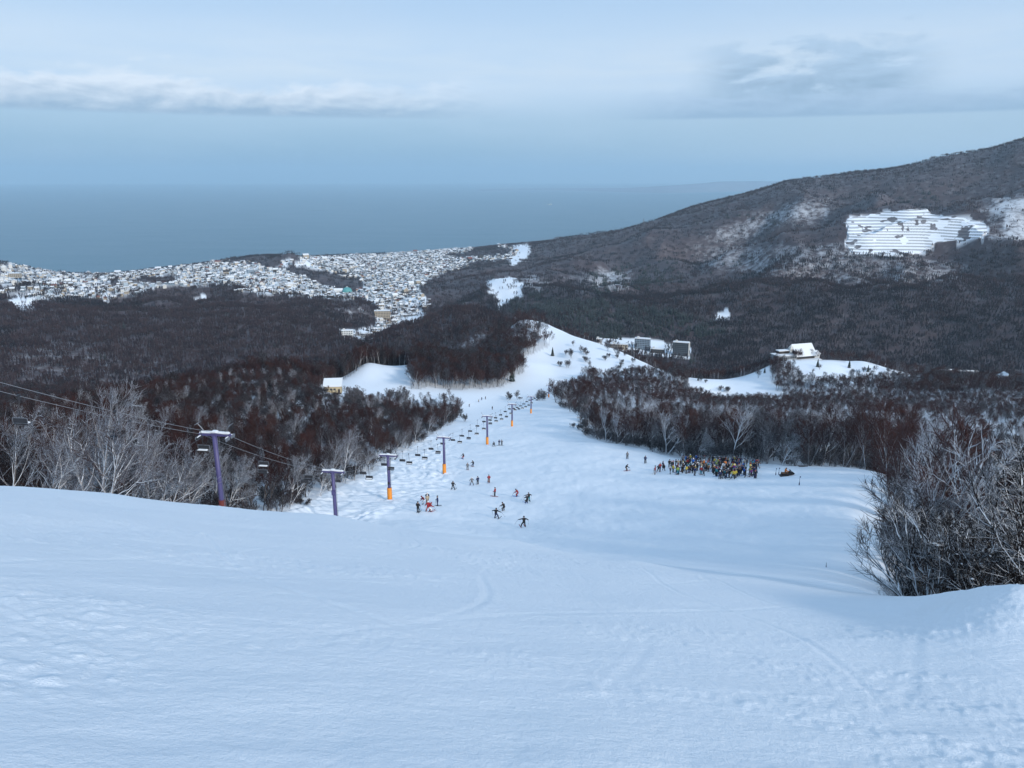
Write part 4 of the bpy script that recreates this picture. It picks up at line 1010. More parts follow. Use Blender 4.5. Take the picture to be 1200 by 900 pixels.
SK = [(613, 618, 'wide', 'black', 'black', 'dark-clad skier with arms spread wide, alone just below the slope crest', .3, 'black', 'ski', .10),
      (582, 608, 'wide', 'black', 'navy', 'dark-clad skier leaning into a turn, one arm out, leading a pair', -.5, 'black', 'ski', -.12),
      (590, 599, 'crouch', 'black', 'black', 'dark-clad skier crouching just behind another skier in a turn', .7, 'black', 'ski', 0),
      (617, 590, 'crouch', 'black', 'black', 'skier in black following close beside another, poles forward', .4, 'grey', 'ski', .1),
      (619, 588, 'wide', 'black', 'teal', 'skier in black jacket and teal trousers overtaking another', .5, 'black', 'ski', .1),
      (606, 582, 'crouch', 'red', 'red', 'skier in red suit crouching across the slope', 1.3, 'black', 'ski', 0),
      (580, 582, 'stand', 'red', 'black', 'skier in red jacket standing across the slope with one arm out', 1.2, 'black', 'ski', .06),
      (573, 566, 'stand', 'red', 'brown', 'tall skier in dark red standing upright in the open piste', .2, 'black', 'ski', 0),
      (560, 568, 'stand', 'navy', 'black', 'skier in navy standing beside one in pale grey', .5, 'black', 'ski', 0),
      (553, 569, 'step', 'grey', 'grey', 'skier in pale grey with legs wide apart', .1, 'white', 'ski', 0),
      (554, 547, 'crouch', 'black', 'navy', 'skier in black crouched beside a grey-clad one higher on the piste', .6, 'black', 'ski', .1),
      (548, 551, 'stand', 'grey', 'grey', 'skier in grey standing straight beside a crouched one', .1, 'grey', 'ski', 0),
      (542, 538, 'crouch', 'black', 'red', 'skier in black jacket and red trousers leaning sideways, alone', .7, 'black', 'ski', .3),
      (531, 574, 'step', 'black', 'black', 'skier in black stepping with poles, below the orange-footed tower', -.4, 'black', 'ski', 0),
      (490, 601, 'stand', 'black', 'black', 'person in black standing apart beside the red-clad group', -.3, 'black', 'ski', 0),
      (513, 593, 'stand', 'navy', 'navy', 'person in navy bending forward next to the red-clad group', 1.8, 'black', 'ski', 0),
      (502, 600, 'step', 'red', 'red', 'person in red suit in front of the small group', .2, 'white', 'ski', 0),
      (504, 600, 'crouch', 'red', 'white', 'person in red jacket and white trousers bending in the small group', -.9, 'red', 'ski', 0),
      (501, 592, 'stand', 'beige', 'brown', 'person in beige jacket at the middle of the small group', .4, 'white', 'none', 0),
      (501, 589, 'stand', 'black', 'black', 'person in black at the back of the small group', .0, 'white', 'none', 0),
      (496, 591, 'crouch', 'red', 'white', 'person in dark red crouching at the back of the small group', 1.5, 'red', 'none', 0),
      (579, 523, 'sit', 'black', 'black', 'person in black sitting on the snow by a lift tower', .4, 'black', 'board', 0),
      (585, 522, 'stand', 'navy', 'grey', 'person in navy standing by a lift tower', .4, 'black', 'board', 0),
      (588, 522, 'stand', 'grey', 'black', 'person in grey standing by a lift tower', -.4, 'black', 'board', 0),
      (577, 480, 'stand', 'black', 'black', 'skier in black alone on the lower run beside the chairs', .2, 'black', 'ski', 0),
      (564.5, 469, 'stand', 'navy', 'black', 'skier in navy, one of two far down the lower run', .2, 'black', 'ski', 0),
      (569, 468, 'stand', 'grey', 'black', 'skier in grey, one of two far down the lower run', .2, 'black', 'ski', 0),
      (550, 477, 'stand', 'grey', 'grey', 'pale grey skier alone on the lower run near the wood', .2, 'white', 'ski', 0),
      (561, 471.5, 'crouch', 'beige', 'grey', 'small crouching skier far down the lower run', .2, 'grey', 'ski', 0),
      (735, 538, 'stand', 'grey', 'black', 'skier in grey standing on the upper track toward the crowd', -.2, 'black', 'ski', 0),
      (756, 543, 'stand', 'navy', 'black', 'skier in navy standing alone between the track and the crowd', -.3, 'black', 'ski', 0),
      (734, 552, 'crouch', 'black', 'brown', 'skier in black and brown gliding toward the crowd', -1.2, 'black', 'ski', 0)]
PSC = 1.12
for (px, py, ps, jk, tr, lab, rz, hl, gear, tilt) in SK:
    X, Y, Z, r = pat(px, py); person(X, Y, Z+.01, rz, ps, jk, tr, lab, None, PSC, hl, gear, gear == 'ski', tilt)
# the crowd in front of the wood
rc = random.Random(17); crowd = []
CJ = ['black']*62 + ['navy']*16 + ['red']*5 + ['yellow']*13 + ['lime']*4 + ['orange']*4 + ['teal']*4 + ['white']*4 + ['purple']*3 + ['grey']*10 + ['brown']*12 + ['blue']*2 + ['beige']*5
CT = ['black']*12 + ['navy']*4 + ['grey']*3 + ['brown']*3 + ['teal']*1
tries = 0; NCROWD = 175
CROWDPX = [(772, 549), (800, 545), (790, 542), (812, 541), (860, 542), (888, 547), (887, 561), (840, 562), (838, 558), (780, 557), (766, 557)]
while len(crowd) < NCROWD and tries < 4000:
    tries += 1; px, py = rc.uniform(760, 890), rc.uniform(540, 563)
    if not inpoly(np.array([px]), np.array([py]), CROWDPX)[0]: continue
    if px < 800 and rc.random() < .55: continue
    X, Y, Z, r = ground_at(px, py, 120, 215)
    if any((X-a)**2+(Y-b)**2 < .52**2 for a, b in crowd): continue
    crowd.append((X, Y)); jk = rc.choice(CJ); tr = rc.choice(CT)
    hl = rc.choice(['black', 'black', 'black', 'white', 'grey', 'navy', 'red']); gear = rc.choice(['ski', 'ski', 'ski', 'none'])
    lab = 'skier in %s jacket and %s trousers in the crowd before the wood' % (jk, tr)
    person(X, Y, Z+.01, rc.uniform(0, 6.28), rc.choice(['stand', 'stand', 'stand', 'step']), jk, tr, lab, 'skiers crowded before the wood: %s jacket, %s trousers' % (jk, tr), rc.uniform(.85, 1.08)*1.1, hl, gear, gear == 'ski' and rc.random() < .5)
# snowmobile with its rider
def snowmobile(px, py, rz):
    X, Y, Z, r = pat(px, py); o = add_thing('snowmobile', 'dark snowmobile parked on the snow near the crowd', 'snowmobile', (X, Y, Z), rz, None, 1.15)
    m = MB(); m.prism([(-1.0, .28), (.3, .22), (1.15, .34), (1.25, .55), (.75, .86), (.25, .78), (.1, .55), (-1.0, .5)], -.36, .36); m.build('body', M_CL['black'], o, bevel=.05)
    m = MB(); m.prism([(-1.05, .52), (.15, .55), (.12, .72), (-.6, .70), (-1.0, .78)], -.22, .22); m.build('seat', M_CL['brown'], o, bevel=.04)
    m = MB(); m.prism([(-1.35, .16), (-1.2, .0), (.2, .0), (.45, .25), (-.2, .36), (-1.25, .36)], -.22, .22); m.build('track', M_DARK, o, bevel=.03)
    for s in (-1, 1):
        m = MB(); m.prism([(.3, .05), (.3, .0), (1.35, .0), (1.6, .16), (1.58, .2), (1.3, .05)], s*.42-.07, s*.42+.07); sk = m.build('front_ski', M_CL['orange'], o)
        m = MB(); m.tube([(s*.30, .8, .4), (s*.42, .85, .06)], .035, 6); m.build('strut', M_STEEL, sk)
    m = MB(); m.tube([(-.38, .30, 1.0), (-.15, .45, .98), (.15, .45, .98), (.38, .30, 1.0)], .022, 6); m.tube([(0, .55, .7), (0, .45, .98)], .03, 6); m.build('handlebar', M_DARK, o)
    m = MB(); m.prism([(.55, .82), (.75, .80), (.50, 1.16), (.46, 1.14)], -.26, .26); m.build('windscreen', M_STEEL, o)
    d = Matrix.Rotation(rz, 3, 'Z') @ Vector((0, -.42, .0))
    person(X+d.x, Y+d.y, Z+.28, rz, 'sit', 'orange', 'brown', 'rider in orange-brown jacket seated on the dark snowmobile', None, 1.1, 'brown', 'none', False)
snowmobile(922, 558, -1.45)
def marker(px, py, h, lab, rad=.03, pad=True):
    X, Y, Z, r = pat(px, py, 14, 600); o = add_thing('marker_pole', lab, 'pole', (X, Y, Z), 0, 'thin marker poles')
    m = MB(); m.tube([(0, 0, -.4), (0, .02, h)], rad, 6); m.build('shaft', M_DARK, o); k = MB(); k.box((0, 0, .3 if pad else .1), (.16, .16, .55) if pad else (.07, .07, .2), taper=.7); k.build('padding', M_CL['navy'], o, bevel=.02)
    if pad: k = MB(); k.box((.09, 0, h-.14), (.18, .02, .2)); k.build('flag', M_CL['navy'], o)
marker(936.5, 569, 1.7, 'thin dark marker pole alone below the snowmobile'); marker(909, 557, 1.5, 'thin pole of a pair beside the snowmobile, nearer the crowd'); marker(912.5, 556.5, 1.5, 'thin pole of a pair right behind the snowmobile')
marker(968, 665, .45, 'short dark stick poking out of the snow below the crest', .018, False)
# a long sledge or bench lying at the edge of the wood
X, Y, Z, r = pat(941, 547); o = add_thing('rescue_sledge', 'flat dark rescue sledge lying at the foot of the wood', 'sledge', (X, Y, Z), 1.45)
m = MB(); m.prism([(-1.0, .06), (.9, .06), (1.15, .3), (1.1, .34), (.85, .2), (-1.0, .2)], -.3, .3); m.build('hull', M_DARK, o, bevel=.03)
m = MB(); m.tube([(-.25, 1.0, .2), (-.25, 1.7, .45), (.25, 1.7, .45), (.25, 1.0, .2)], .025, 6); m.build('handle', M_STEEL, o)

# ------------------------------------------------------------------ thicket at the foot of the crest, shrubs, single conifers
M_SHB = bark_mat('thicket_bark', (.020, .016, .015), (.06, .05, .046), 1.0, thr=.24, wind=(.2, -.25, .85))
M_SHT = bark_mat('thicket_twigs', (.012, .009, .009), (.036, .025, .022), .9, thr=.62, wind=(.2, -.25, .85))
M_SHL = bark_mat('withered_leaves', (.05, .026, .014), (.13, .07, .035), .5, thr=.75, wind=(0, 0, 1))
TH = [Proto('thicket', 6.6, M_SHB, M_SHT, seed=41, stems=3, limbs=10, subs=6, twigs=5, tr=.13, tw=.009, spread=.95, lean=(-.08, 0), first=.15),
      Proto('thicket', 7.8, M_SHB, M_SHT, seed=42, stems=2, limbs=12, subs=6, twigs=5, tr=.16, tw=.009, spread=.85, lean=(-.10, 0), first=.18),
      Proto('thicket', 5.4, M_SHB, M_SHT, seed=43, stems=3, limbs=9, subs=6, twigs=5, tr=.11, tw=.009, spread=1.0, lean=(-.08, -.05), first=.12),
      Proto('thicket', 7.0, M_SHB, M_SHT, seed=44, stems=1, limbs=13, subs=6, twigs=5, tr=.19, tw=.009, spread=1.0, lean=(-.05, -.05), first=.12)]
for k, P_ in enumerate(TH):
    pl = [v.co.copy() for v in P_.trunk.vertices if v.co.z > .8]; P_.snow = to_mesh('snow_clump', *clumps(400+k, pl, 26, .04, .10), M_SNOW)
SH = [Proto('shrub', 2.6, M_SHB, M_SHT, seed=51, stems=12, limbs=5, subs=5, twigs=4, tr=.025, tw=.007, spread=.6, lean=(-.1, 0), first=.2, shrub=True),
      Proto('shrub', 2.1, M_SHB, M_SHL, seed=52, stems=13, limbs=5, subs=5, twigs=4, tr=.022, tw=.009, spread=.7, lean=(-.1, 0), first=.15, shrub=True),
      Proto('shrub', 3.1, M_SHB, M_SHT, seed=53, stems=11, limbs=6, subs=5, twigs=4, tr=.028, tw=.007, spread=.55, lean=(-.12, -.1), first=.25, shrub=True)]
for k, P_ in enumerate(SH):
    pl = [v.co.copy() for v in P_.crown.vertices if v.co.z > .3]; P_.snow = to_mesh('snow_clump', *clumps(420+k, pl, 18, .03, .08), M_SNOW)
rt = random.Random(23); spots = []
TPX = [(1085, 620, 58, 0, .8), (1100, 668, 41, 2, .85), (1125, 675, 36, 0, .95), (1158, 680, 31, 3, 1.0), (1190, 680, 30, 1, 1.05), (1222, 680, 29, 0, 1.2), (1130, 650, 47, 3, .95), (1160, 650, 43, 1, 1.1), (1195, 650, 41, 0, 1.25), (1230, 650, 42, 1, 1.3), (1090, 600, 66, 2, .95), (1120, 610, 60, 1, .9), (1150, 620, 55, 0, 1.15), (1185, 620, 52, 3, 1.35), (1215, 620, 54, 1, 1.4), (1255, 640, 46, 0, 1.3), (1270, 660, 38, 2, 1.2)]
for j, (px, py, r, kd, sc) in enumerate(TPX):
    a = pray(px + (52 if px < 1180 else 25), py)[0]; X, Y = r*math.sin(a), r*math.cos(a); P_ = TH[kd]
    front = r < 42; kn = ('three-stemmed', 'two-stemmed', 'low spreading', 'thick single-stemmed')[kd]
    o = add_thing('thicket_tree', 'snow-laden %s crooked tree %s of the thicket' % (kn, 'at the front' if front else 'in the heart'), 'tree', (X, Y, hz(X, Y)), rt.uniform(-.6, .6), kn + ' crooked trees ' + ('at the front' if front else 'in the heart') + ' of the thicket', sc*.80)
    child('trunk', P_.trunk, o); child('crown', P_.crown, o); s_ = child('snow_load', P_.snow, o)
nsh = 0; tr_ = 0
while nsh < 70 and tr_ < 3000:
    tr_ += 1; a = math.radians(rt.uniform(30.6, 40)); r = rt.uniform(24, 56); X, Y = r*math.sin(a), r*math.cos(a)
    z = height(np.array([X]), np.array([Y])); op, _, _, _ = masks(np.array([X]), np.array([Y]), z)
    if op[0] and not (a > math.radians(29.5) and r > 23 and rt.random() < .5): continue
    if any((X-p)**2+(Y-q)**2 < .9 for p, q in spots): continue
    spots.append((X, Y)); kd = rt.randint(0, 2); P_ = SH[kd]; front = r < 36; kn = ('wiry dark', 'brown withered', 'tall thin-stemmed')[kd]
    o = add_thing('shrub', '%s shrub dusted with snow %s the thicket' % (kn, 'at the front of' if front else 'deep in'), 'shrub', (X, Y, float(z[0])-.1), rt.uniform(-1, 1), kn + ' shrubs ' + ('at the front of' if front else 'deep in') + ' the thicket', rt.uniform(.7, 1.3))
    child('stems', P_.trunk, o); child('twigs', P_.crown, o); child('snow_load', P_.snow, o); nsh += 1
# small bare bushes on the lips and snowfields further down
BUSH = [Proto('bush', 3.4, M_BARKD, M_TWIGD, seed=61, stems=6, limbs=6, subs=4, twigs=3, tr=.06, tw=.04, spread=.6, fine=False, shrub=True), Proto('bush', 5.2, M_BARKD, M_FARP, seed=62, stems=3, limbs=8, subs=4, twigs=4, tr=.08, tw=.035, spread=.6, fine=False)]
def bushes(plist, lab, grp, protos, s0, s1, r0=100, r1=1000):
    for px, py in plist:
        X, Y, Z, r = ground_at(px, py, r0, r1); P_ = rt.choice(protos)
        o = add_thing('bush', lab, 'bush', (X, Y, Z-.1), rt.uniform(0, 6.28), grp, rt.uniform(s0, s1)); child('stems', P_.trunk, o); child('twigs', P_.crown, o)
bushes([(592+rt.random()*52, 466+rt.random()*4) for _ in range(15)], 'low dark bush on the lip of the piste below the last towers', 'bushes on the lip of the piste', BUSH, .3, 1.15, 300, 520)
bushes([(405+rt.random()*75, 462+rt.random()*14) for _ in range(30)], 'frosted bush on the snowfield beside the beige hut', 'frosted bushes beside the beige hut', BUSH[1:], .7, 1.3, 300, 620)
bushes([(655+rt.random()*95, 405+rt.random()*35) for _ in range(34)], 'bare bush on the white slope below the ridge piste', 'bushes below the ridge piste', BUSH, .8, 1.5, 450, 950)
bushes([(545, 494)], 'single dark bush on the run beside the wood', None, BUSH[:1], .9, 1.0, 250, 600)
bushes([(672+rt.random()*16, 500+rt.random()*4) for _ in range(6)], 'low dark bush at the near corner of the wood behind the crowd', 'bushes at the corner of the wood', BUSH[:1], .5, .8, 200, 420)
bushes([(rt.uniform(815, 900), rt.uniform(440, 462)) for _ in range(9)] + [(rt.uniform(950, 1100), rt.uniform(432, 450)) for _ in range(22)], 'dark bush dotting the snowfields below the white-roofed lodge', 'bushes on the snowfields below the lodge', BUSH, .6, 1.3, 450, 900)
bushes([(rt.uniform(345, 640), rt.uniform(583, 590)) for _ in range(0)], '', '', BUSH, 1, 1)
bushes([(344+rt.random()*22, 588+rt.random()*5) for _ in range(7)], 'small bush poking through snow where the wood meets the crest', 'bushes at the crest end of the wood', BUSH[:1], .12, .28, 90, 160)
tv, tf, cv, cf = conifer(5, 8.0, True); CT_, CC_ = to_mesh('conifer_trunk', tv, tf, M_BARKD), to_mesh('conifer_crown', cv, cf, M_CONIF, False)
for px, py, h, lab in ((647.5, 417, 8.6, 'lone dark conifer standing on the white run below the ridge'), (958, 430, 7, 'dark conifer on the snow just below the lodge'), (600, 447, 12, 'dark conifer among the bare trees beside the run'), (995, 431, 7, 'dark conifer near the lodge, first of a pair'), (1017, 436, 6, 'dark conifer near the lodge, second of a pair'), (1174, 458, 8, 'dark conifer in front of the white house'), (1000, 421, 5, 'small dark conifer on the hump beside the lodge'), (896, 437, 5, 'small dark conifer at the edge of the snowfield'), (818, 446, 4, 'small dark conifer alone on the snowfield')):
    X, Y, Z, r = ground_at(px, py, 300, 1000); o = add_thing('conifer', lab, 'conifer', (X, Y, Z), rt.uniform(0, 6.28), None, h/8.0); child('trunk', CT_, o); child('crown', CC_, o)
# ------------------------------------------------------------------ buildings
M_WHITE = plain('white_render', (.62, .61, .58), .8, .12, .3); M_BEIGE = plain('beige_boards', (.46, .37, .23), .8, .15, .8); M_GREY = plain('grey_concrete', (.26, .27, .28), .85, .15, .3); M_DKW = plain('dark_timber', (.045, .035, .03), .8, .2, .6)
M_GLASS = plain('window_glass', (.02, .03, .04), .15, .1, 1.0, 0, .6); M_TAN = plain('tan_render', (.40, .34, .26), .8, .15, .3); M_BLUEG = plain('blue_grey_render', (.20, .25, .30), .8, .15, .3); M_TEAL = plain('teal_roof', (.10, .33, .33), .6, .15, .3); M_SLAB = plain('shaded_slab', (.075, .085, .10), .8, .15, .3); M_RUST = plain('rust_roof', (.20, .07, .05), .7, .2, .3)
def gable(mb, x0, x1, y0, y1, z0, z1, ov=.5, th=.5):
    """snow-covered pitched roof, ridge along x"""
    ym = (y0+y1)/2
    mb.prism([(y0-ov, z0-.1), (ym, z1), (y1+ov, z0-.1), (y1+ov, z0-.1+th), (ym, z1+th), (y0-ov, z0-.1+th)], x0-ov, x1+ov)
def house_walls(mb, x0, x1, y0, y1, z0, z1, zr):
    ym = (y0+y1)/2; mb.prism([(y0, z0), (y1, z0), (y1, z1), (ym, zr), (y0, z1)], x0, x1)
def windows(par, n, x0, x1, y, z, w, h, m=M_GLASS, face=-1):
    me = MB().box((0, 0, 0), (w, .12, h)).mesh('window', m)
    for i in range(n):
        o = child('window', me, par); o.location = (x0 + (x1-x0)*(i+.5)/n, y+face*.03, z)
# beige lift hut
X, Y, Z, r = ground_at(390, 461, 300, 620)
B = add_thing('lift_hut', 'beige timber hut with thick snow on its roof, at the wood edge', 'hut', (X, Y, Z-.4), .12)
k_ = MB(); k_.box((0, 3, 2.0), (9.2, 6, 4.4)); wall = k_.build('wall', M_BEIGE, B)
k_ = MB(); k_.prism([(-.7, 4.1), (6.6, 6.9), (6.6, 7.5), (-.9, 4.9)], -5.1, 5.1); k_.build('roof', M_SNOW, B, bevel=.15)
windows(wall, 3, -3.6, 2.0, 0, 2.6, 1.2, 1.0)
d_ = MB(); d_.box((3.4, -.03, 1.5), (1.2, .12, 2.3)); d_.build('door', M_DKW, B)
d_ = MB(); d_.box((0, -.02, .35), (9.3, .2, .7)); d_.build('plinth', M_DKW, B)
# lodge on the knoll
X, Y, Z, r = ground_at(934, 421, 500, 900)
B = add_thing('mountain_lodge', 'lodge with a big white gabled roof and long low wing on the knoll', 'building', (X, Y, Z-1.2), .30)
k_ = MB(); house_walls(k_, 0, 18, 0, 15, 0, 3.6, 11.5); w_ = k_.build('hall_wall', M_DKW, B)
k_ = MB(); gable(k_, 0, 18, 0, 15, 3.6, 12.4, 1.4, .7); k_.build('hall_roof', M_SNOW, B)
windows(w_, 5, 1, 16, 0, 3.0, 2.0, 1.7)
k_ = MB(); k_.box((-9.5, 5.5, 2.4), (19, 11, 5.0)); w_ = k_.build('wing_wall', M_GREY, B); windows(w_, 8, -18.5, -.8, 0, 3.0, 1.4, 1.3); windows(w_, 8, -18.5, -.8, 0, .6, 1.4, 1.0)
k_ = MB(); k_.box((-9.5, 5.5, 5.2), (20, 12, .6)); k_.build('wing_roof', M_SNOW, B, bevel=.1)
k_ = MB(); k_.box((-9, 8.5, 6.6), (10, 4.6, 2.2)); t_ = k_.build('roof_cabin', M_DKW, B)
k_ = MB(); k_.box((-9, 8.5, 8.0), (11, 5.6, .6)); k_.build('cabin_roof', M_SNOW, t_, bevel=.1)
k_ = MB(); k_.box((-2.6, 6, 6.8), (2.6, 2.6, 9.6)); k_.tube([(-2.6, 6, 11.6), (-2.6, 6, 12.6)], [1.1, .5], 8); k_.build('chimney', M_WHITE, B)
k_ = MB(); k_.box((4, -3.0, .3), (34, 6, 1.0)); t_ = k_.build('terrace', M_GREY, B)
k_ = MB(); k_.box((4, -3.0, .95), (34.4, 6.2, .3)); k_.build('terrace_snow', M_SNOW, t_)
k_ = MB(); k_.box((22, 8, 1.4), (9, 8, 3.6)); w_ = k_.build('annex_wall', M_WHITE, B); windows(w_, 3, 18.2, 26, 4, 2.0, 1.2, 1.2)
k_ = MB(); gable(k_, 17.6, 26.5, 4, 12, 3.2, 5.4, .6, .5); k_.build('annex_roof', M_SNOW, B)
# houses at the edge of the village
def villa(px, py, w, dpt, h, rz, lab, wm=M_WHITE, r0=500, r1=1100, storeys=2, flat=False):
    X, Y, Z, r = ground_at(px, py, r0, r1); B = add_thing('house', lab, 'house', (X, Y, Z-.6), rz)
    k_ = MB()
    if flat: k_.box((0, dpt/2, h/2), (w, dpt, h))
    else: house_walls(k_, -w/2, w/2, 0, dpt, 0, h, h+dpt*.32)
    W_ = k_.build('wall', wm, B)
    k_ = MB()
    if flat: k_.box((0, dpt/2, h+.25), (w+.8, dpt+.8, .5))
    else: gable(k_, -w/2, w/2, 0, dpt, h, h+dpt*.33, .6, .5)
    k_.build('roof', M_SNOW, B)
    for s in range(storeys): windows(W_, max(2, int(w/3)), -w/2+.5, w/2-.5, 0, h*(s+.55)/storeys, 1.3, min(1.5, h/storeys*.55))
    return B
villa(1110, 444, 9, 7, 5, .1, 'white house with a snow roof at the end of the long snowfield')
villa(1135, 445, 14, 7, 5, -.1, 'long pale house with a snow roof beside the white one', M_GREY)
villa(1185, 452, 9, 9, 7, 1.4, 'tall white gabled house above the conifer')
villa(1196, 452, 7, 7, 5, .2, 'small white house next to the tall gabled one')
villa(1163, 444, 9, 6, 3, 0, 'low dark-walled cabin with snow roof among the trees', M_DKW, storeys=1)
villa(1118, 449, 4, 4, 3, .3, 'tiny white shed on the snowfield beside the houses', storeys=1)
# hotel blocks in the valley
def block(px, py, w, dpt, h, rz, lab, wm, fl, cols, r0=1100, r1=3500, name='apartment_block', lit_end=None):
    X, Y, Z, r = ground_at(px, py, r0, r1); B = add_thing(name, lab, 'building', (X, Y, Z-2), rz)
    W_ = MB().box((0, dpt/2, h/2+1), (w, dpt, h+2)).build('wall', wm, B)
    R_b = MB().box((0, dpt/2, h+2.4), (w+1, dpt+1, .9)).build('roof', M_SNOW, B)
    MB().box((-w*.3, dpt/2, h+4), (4, 4, 3.2)).build('lift_housing', M_WHITE, R_b)
    if lit_end:
        MB().box((lit_end*(w/2+.6), dpt/2, h/2+1.2), (1.4, dpt+.6, h+2.2)).build('lit_end_wall', M_WHITE, B)  # white panel paints the sunlight on the end face
    me = MB().box((0, 0, 0), (w/cols*.55, .25, h/fl*.5)).mesh('window', M_GLASS)
    for f in range(fl):
        for c in range(cols):
            o = child('window', me, W_); o.location = (-w/2 + w*(c+.5)/cols, -.05, 2 + h*(f+.5)/fl)
    return B
block(797, 417, 30, 12, 26, -.35, 'hotel slab with shade-toned front and sun-toned end wall in the valley', M_SLAB, 7, 9, lit_end=1)  # wall colours carry the front's shade and the end's sunlight
block(752, 410, 30, 12, 22, -.35, 'grey hotel slab with a snowy roof in the valley', M_BLUEG, 6, 9)
block(770, 414, 26, 12, 8, -.3, 'low snow-roofed hotel wing between the two slabs', M_DKW, 2, 6)
block(725, 409, 34, 14, 9, -.2, 'low pale building with snow roof beside the grey slab', M_TAN, 2, 7)
block(702, 402, 10, 8, 8, -.2, 'small white building at the end of the hotel row', M_WHITE, 2, 3)
block(448, 374, 42, 16, 22, .08, 'broad tan hotel with rows of windows below the town', M_TAN, 5, 10, 1700, 3500)
block(407, 394.5, 22, 12, 12, .1, 'white building at the wood end of a long low terrace', M_WHITE, 3, 5, 1500, 3500)
block(425, 395, 40, 10, 7, .25, 'long low white-roofed hall continuing the terrace', M_GREY, 2, 8, 1500, 3500)
block(440, 391, 30, 20, 6, .2, 'flat snow-roofed hall at the upper end of the terrace', M_WHITE, 1, 6, 1500, 3500)
block(478, 371, 55, 16, 6, .25, 'long flat white-roofed shed below the dark knoll', M_GREY, 1, 10, 1700, 3500)
block(500, 360, 30, 20, 8, .2, 'white-roofed hall at the foot of the dark hillside', M_WHITE, 2, 6, 1700, 3500)
block(455, 329, 55, 30, 9, .0, 'large flat white-roofed building amid the houses', M_WHITE, 2, 9, 2300, 4200)
block(12, 325, 60, 18, 13, .1, 'tan school block on the hill below the white dome', M_TAN, 3, 10, 2300, 4200)
# domes
def dome(px, py, R, wall_h, lab, mt, name, cat, r0=2300, r1=4300):
    X, Y, Z, r = ground_at(px, py, r0, r1); B = add_thing(name, lab, cat, (X, Y, Z-1))
    MB().tube([(0, 0, 0), (0, 0, wall_h+1)], R, 24).build('wall', M_WHITE, B)
    k_ = MB(); k_.tube([(0, 0, wall_h+1+R*.95*math.sin(a)) for a in np.linspace(0, 1.5, 8)], [R*1.03*math.cos(a) for a in np.linspace(0, 1.5, 8)], 24); d_ = k_.build('dome', mt, B, True)
    MB().box((0, 0, wall_h+1+R), (R*.2, R*.2, R*.25)).build('lantern', M_WHITE, d_)
dome(407, 344, 17, 6, 'teal domed hall beside the terraced houses', M_TEAL, 'domed_hall', 'hall')
dome(5, 318, 10, 12, 'white domed observatory on the hill above the bay', M_WHITE, 'observatory', 'observatory')

# the town: houses one by one, the farther ones as one mass
rh = np.random.RandomState(5)
hx, hy = [], []
x, y = sector(110000, -40, 4, 1850, 5600); z = height(x, y); _, _, _, tw = masks(x, y, z); tw &= z > 3
street = ((np.abs(((x*.92+y*.38)/46) % 1-.5) < .40) & (np.abs(((y*.92-x*.38)/33) % 1-.5) < .40))
tw &= street | (rh.uniform(0, 1, len(x)) < .15)
x, y, z = x[tw], y[tw], z[tw]; k = thin_out(x, y, 14.0); x, y, z = x[k], y[k], z[k]
r = np.hypot(x, y)
u, v = pix(x, y, z)
# order by size in view
o_ = np.argsort(r); x, y, z, r, u, v = x[o_], y[o_], z[o_], r[o_], u[o_], v[o_]
M_PALEB = plain('pale_blue_render', (.36, .44, .50), .8, .15, .3)
WM = [M_WHITE, M_TAN, M_GREY, M_BLUEG, M_DKW, M_PALEB]; wn = ['white', 'tan', 'grey', 'blue-grey', 'dark', 'pale blue']
def house_mesh(kind, roofm, wm):
    k_ = MB(); w, d, h = ((11, 9, 5.5), (14, 9, 6), (9, 9, 6.5), (12, 11, 7))[kind % 4]
    house_walls(k_, -w/2, w/2, -d/2, d/2, -2.5, h, h+d*.30) if kind < 4 else k_.box((0, 0, h/2-1), (w, d, h+3))
    k_.cur = 1
    if kind < 4: gable(k_, -w/2, w/2, -d/2, d/2, h, h+d*.31, .6, .55)
    else: k_.box((0, 0, h+.85), (w+.8, d+.8, .6))
    k_.cur = 2
    for q in range(3):
        k_.box((-w*.33+q*w*.33, -d/2-.02, h*.6), (w*.16, .12, 1.5)); k_.box((-w*.33+q*w*.33, d/2+.02, h*.6), (w*.16, .12, 1.5))
    return k_
HM = {}
for kind in range(8):
    for wi in range(6):
        HM[kind, wi] = house_mesh(kind, M_SNOW, WM[wi]).mesh('house', [WM[wi], M_SNOW, M_GLASS])
HM_R = {kind: house_mesh(kind, M_RUST, M_TAN).mesh('house', [M_TAN, M_RUST, M_GLASS]) for kind in range(4)}
PW = [.28, .12, .20, .14, .14, .12]
NH = 290
for i in range(min(NH, len(x))):
    wi = rh.choice(6, p=PW); kind = rh.randint(0, 8); red = rh.uniform() < .05
    o = bpy.data.objects.new('house', HM_R[kind % 4] if red else HM[kind, wi]); col.objects.link(o)
    o.location = (x[i], y[i], z[i]); o.rotation_euler = (0, 0, .38 + rh.choice([0, math.pi/2]) + rh.uniform(-.2, .2)); o.scale = (rh.uniform(.7, 1.15),)*3
    rf = ('gabled' if kind < 4 else 'flat-roofed'); wh = 'deep in the valley below the town' if r[i] < 2500 else 'in the valley arm of the town'
    if red: lab = 'small tan house with a rust-red roof ' + wh
    else: lab = 'small %s %s house under snow %s' % (wn[wi], rf, wh)
    o['label'] = lab; o['category'] = 'house'; o['group'] = 'houses: ' + lab
V, F, MI = [], [], []
mats_t = WM + [M_SNOW, M_GLASS, M_RUST]
base_np = {}
for kind in range(8):
    me = HM[kind, 0]; vv = np.array([v_.co[:] for v_ in me.vertices]); ff = [tuple(p.vertices) for p in me.polygons]; mm = [p.material_index for p in me.polygons]; base_np[kind] = (vv, ff, mm)
off = 0
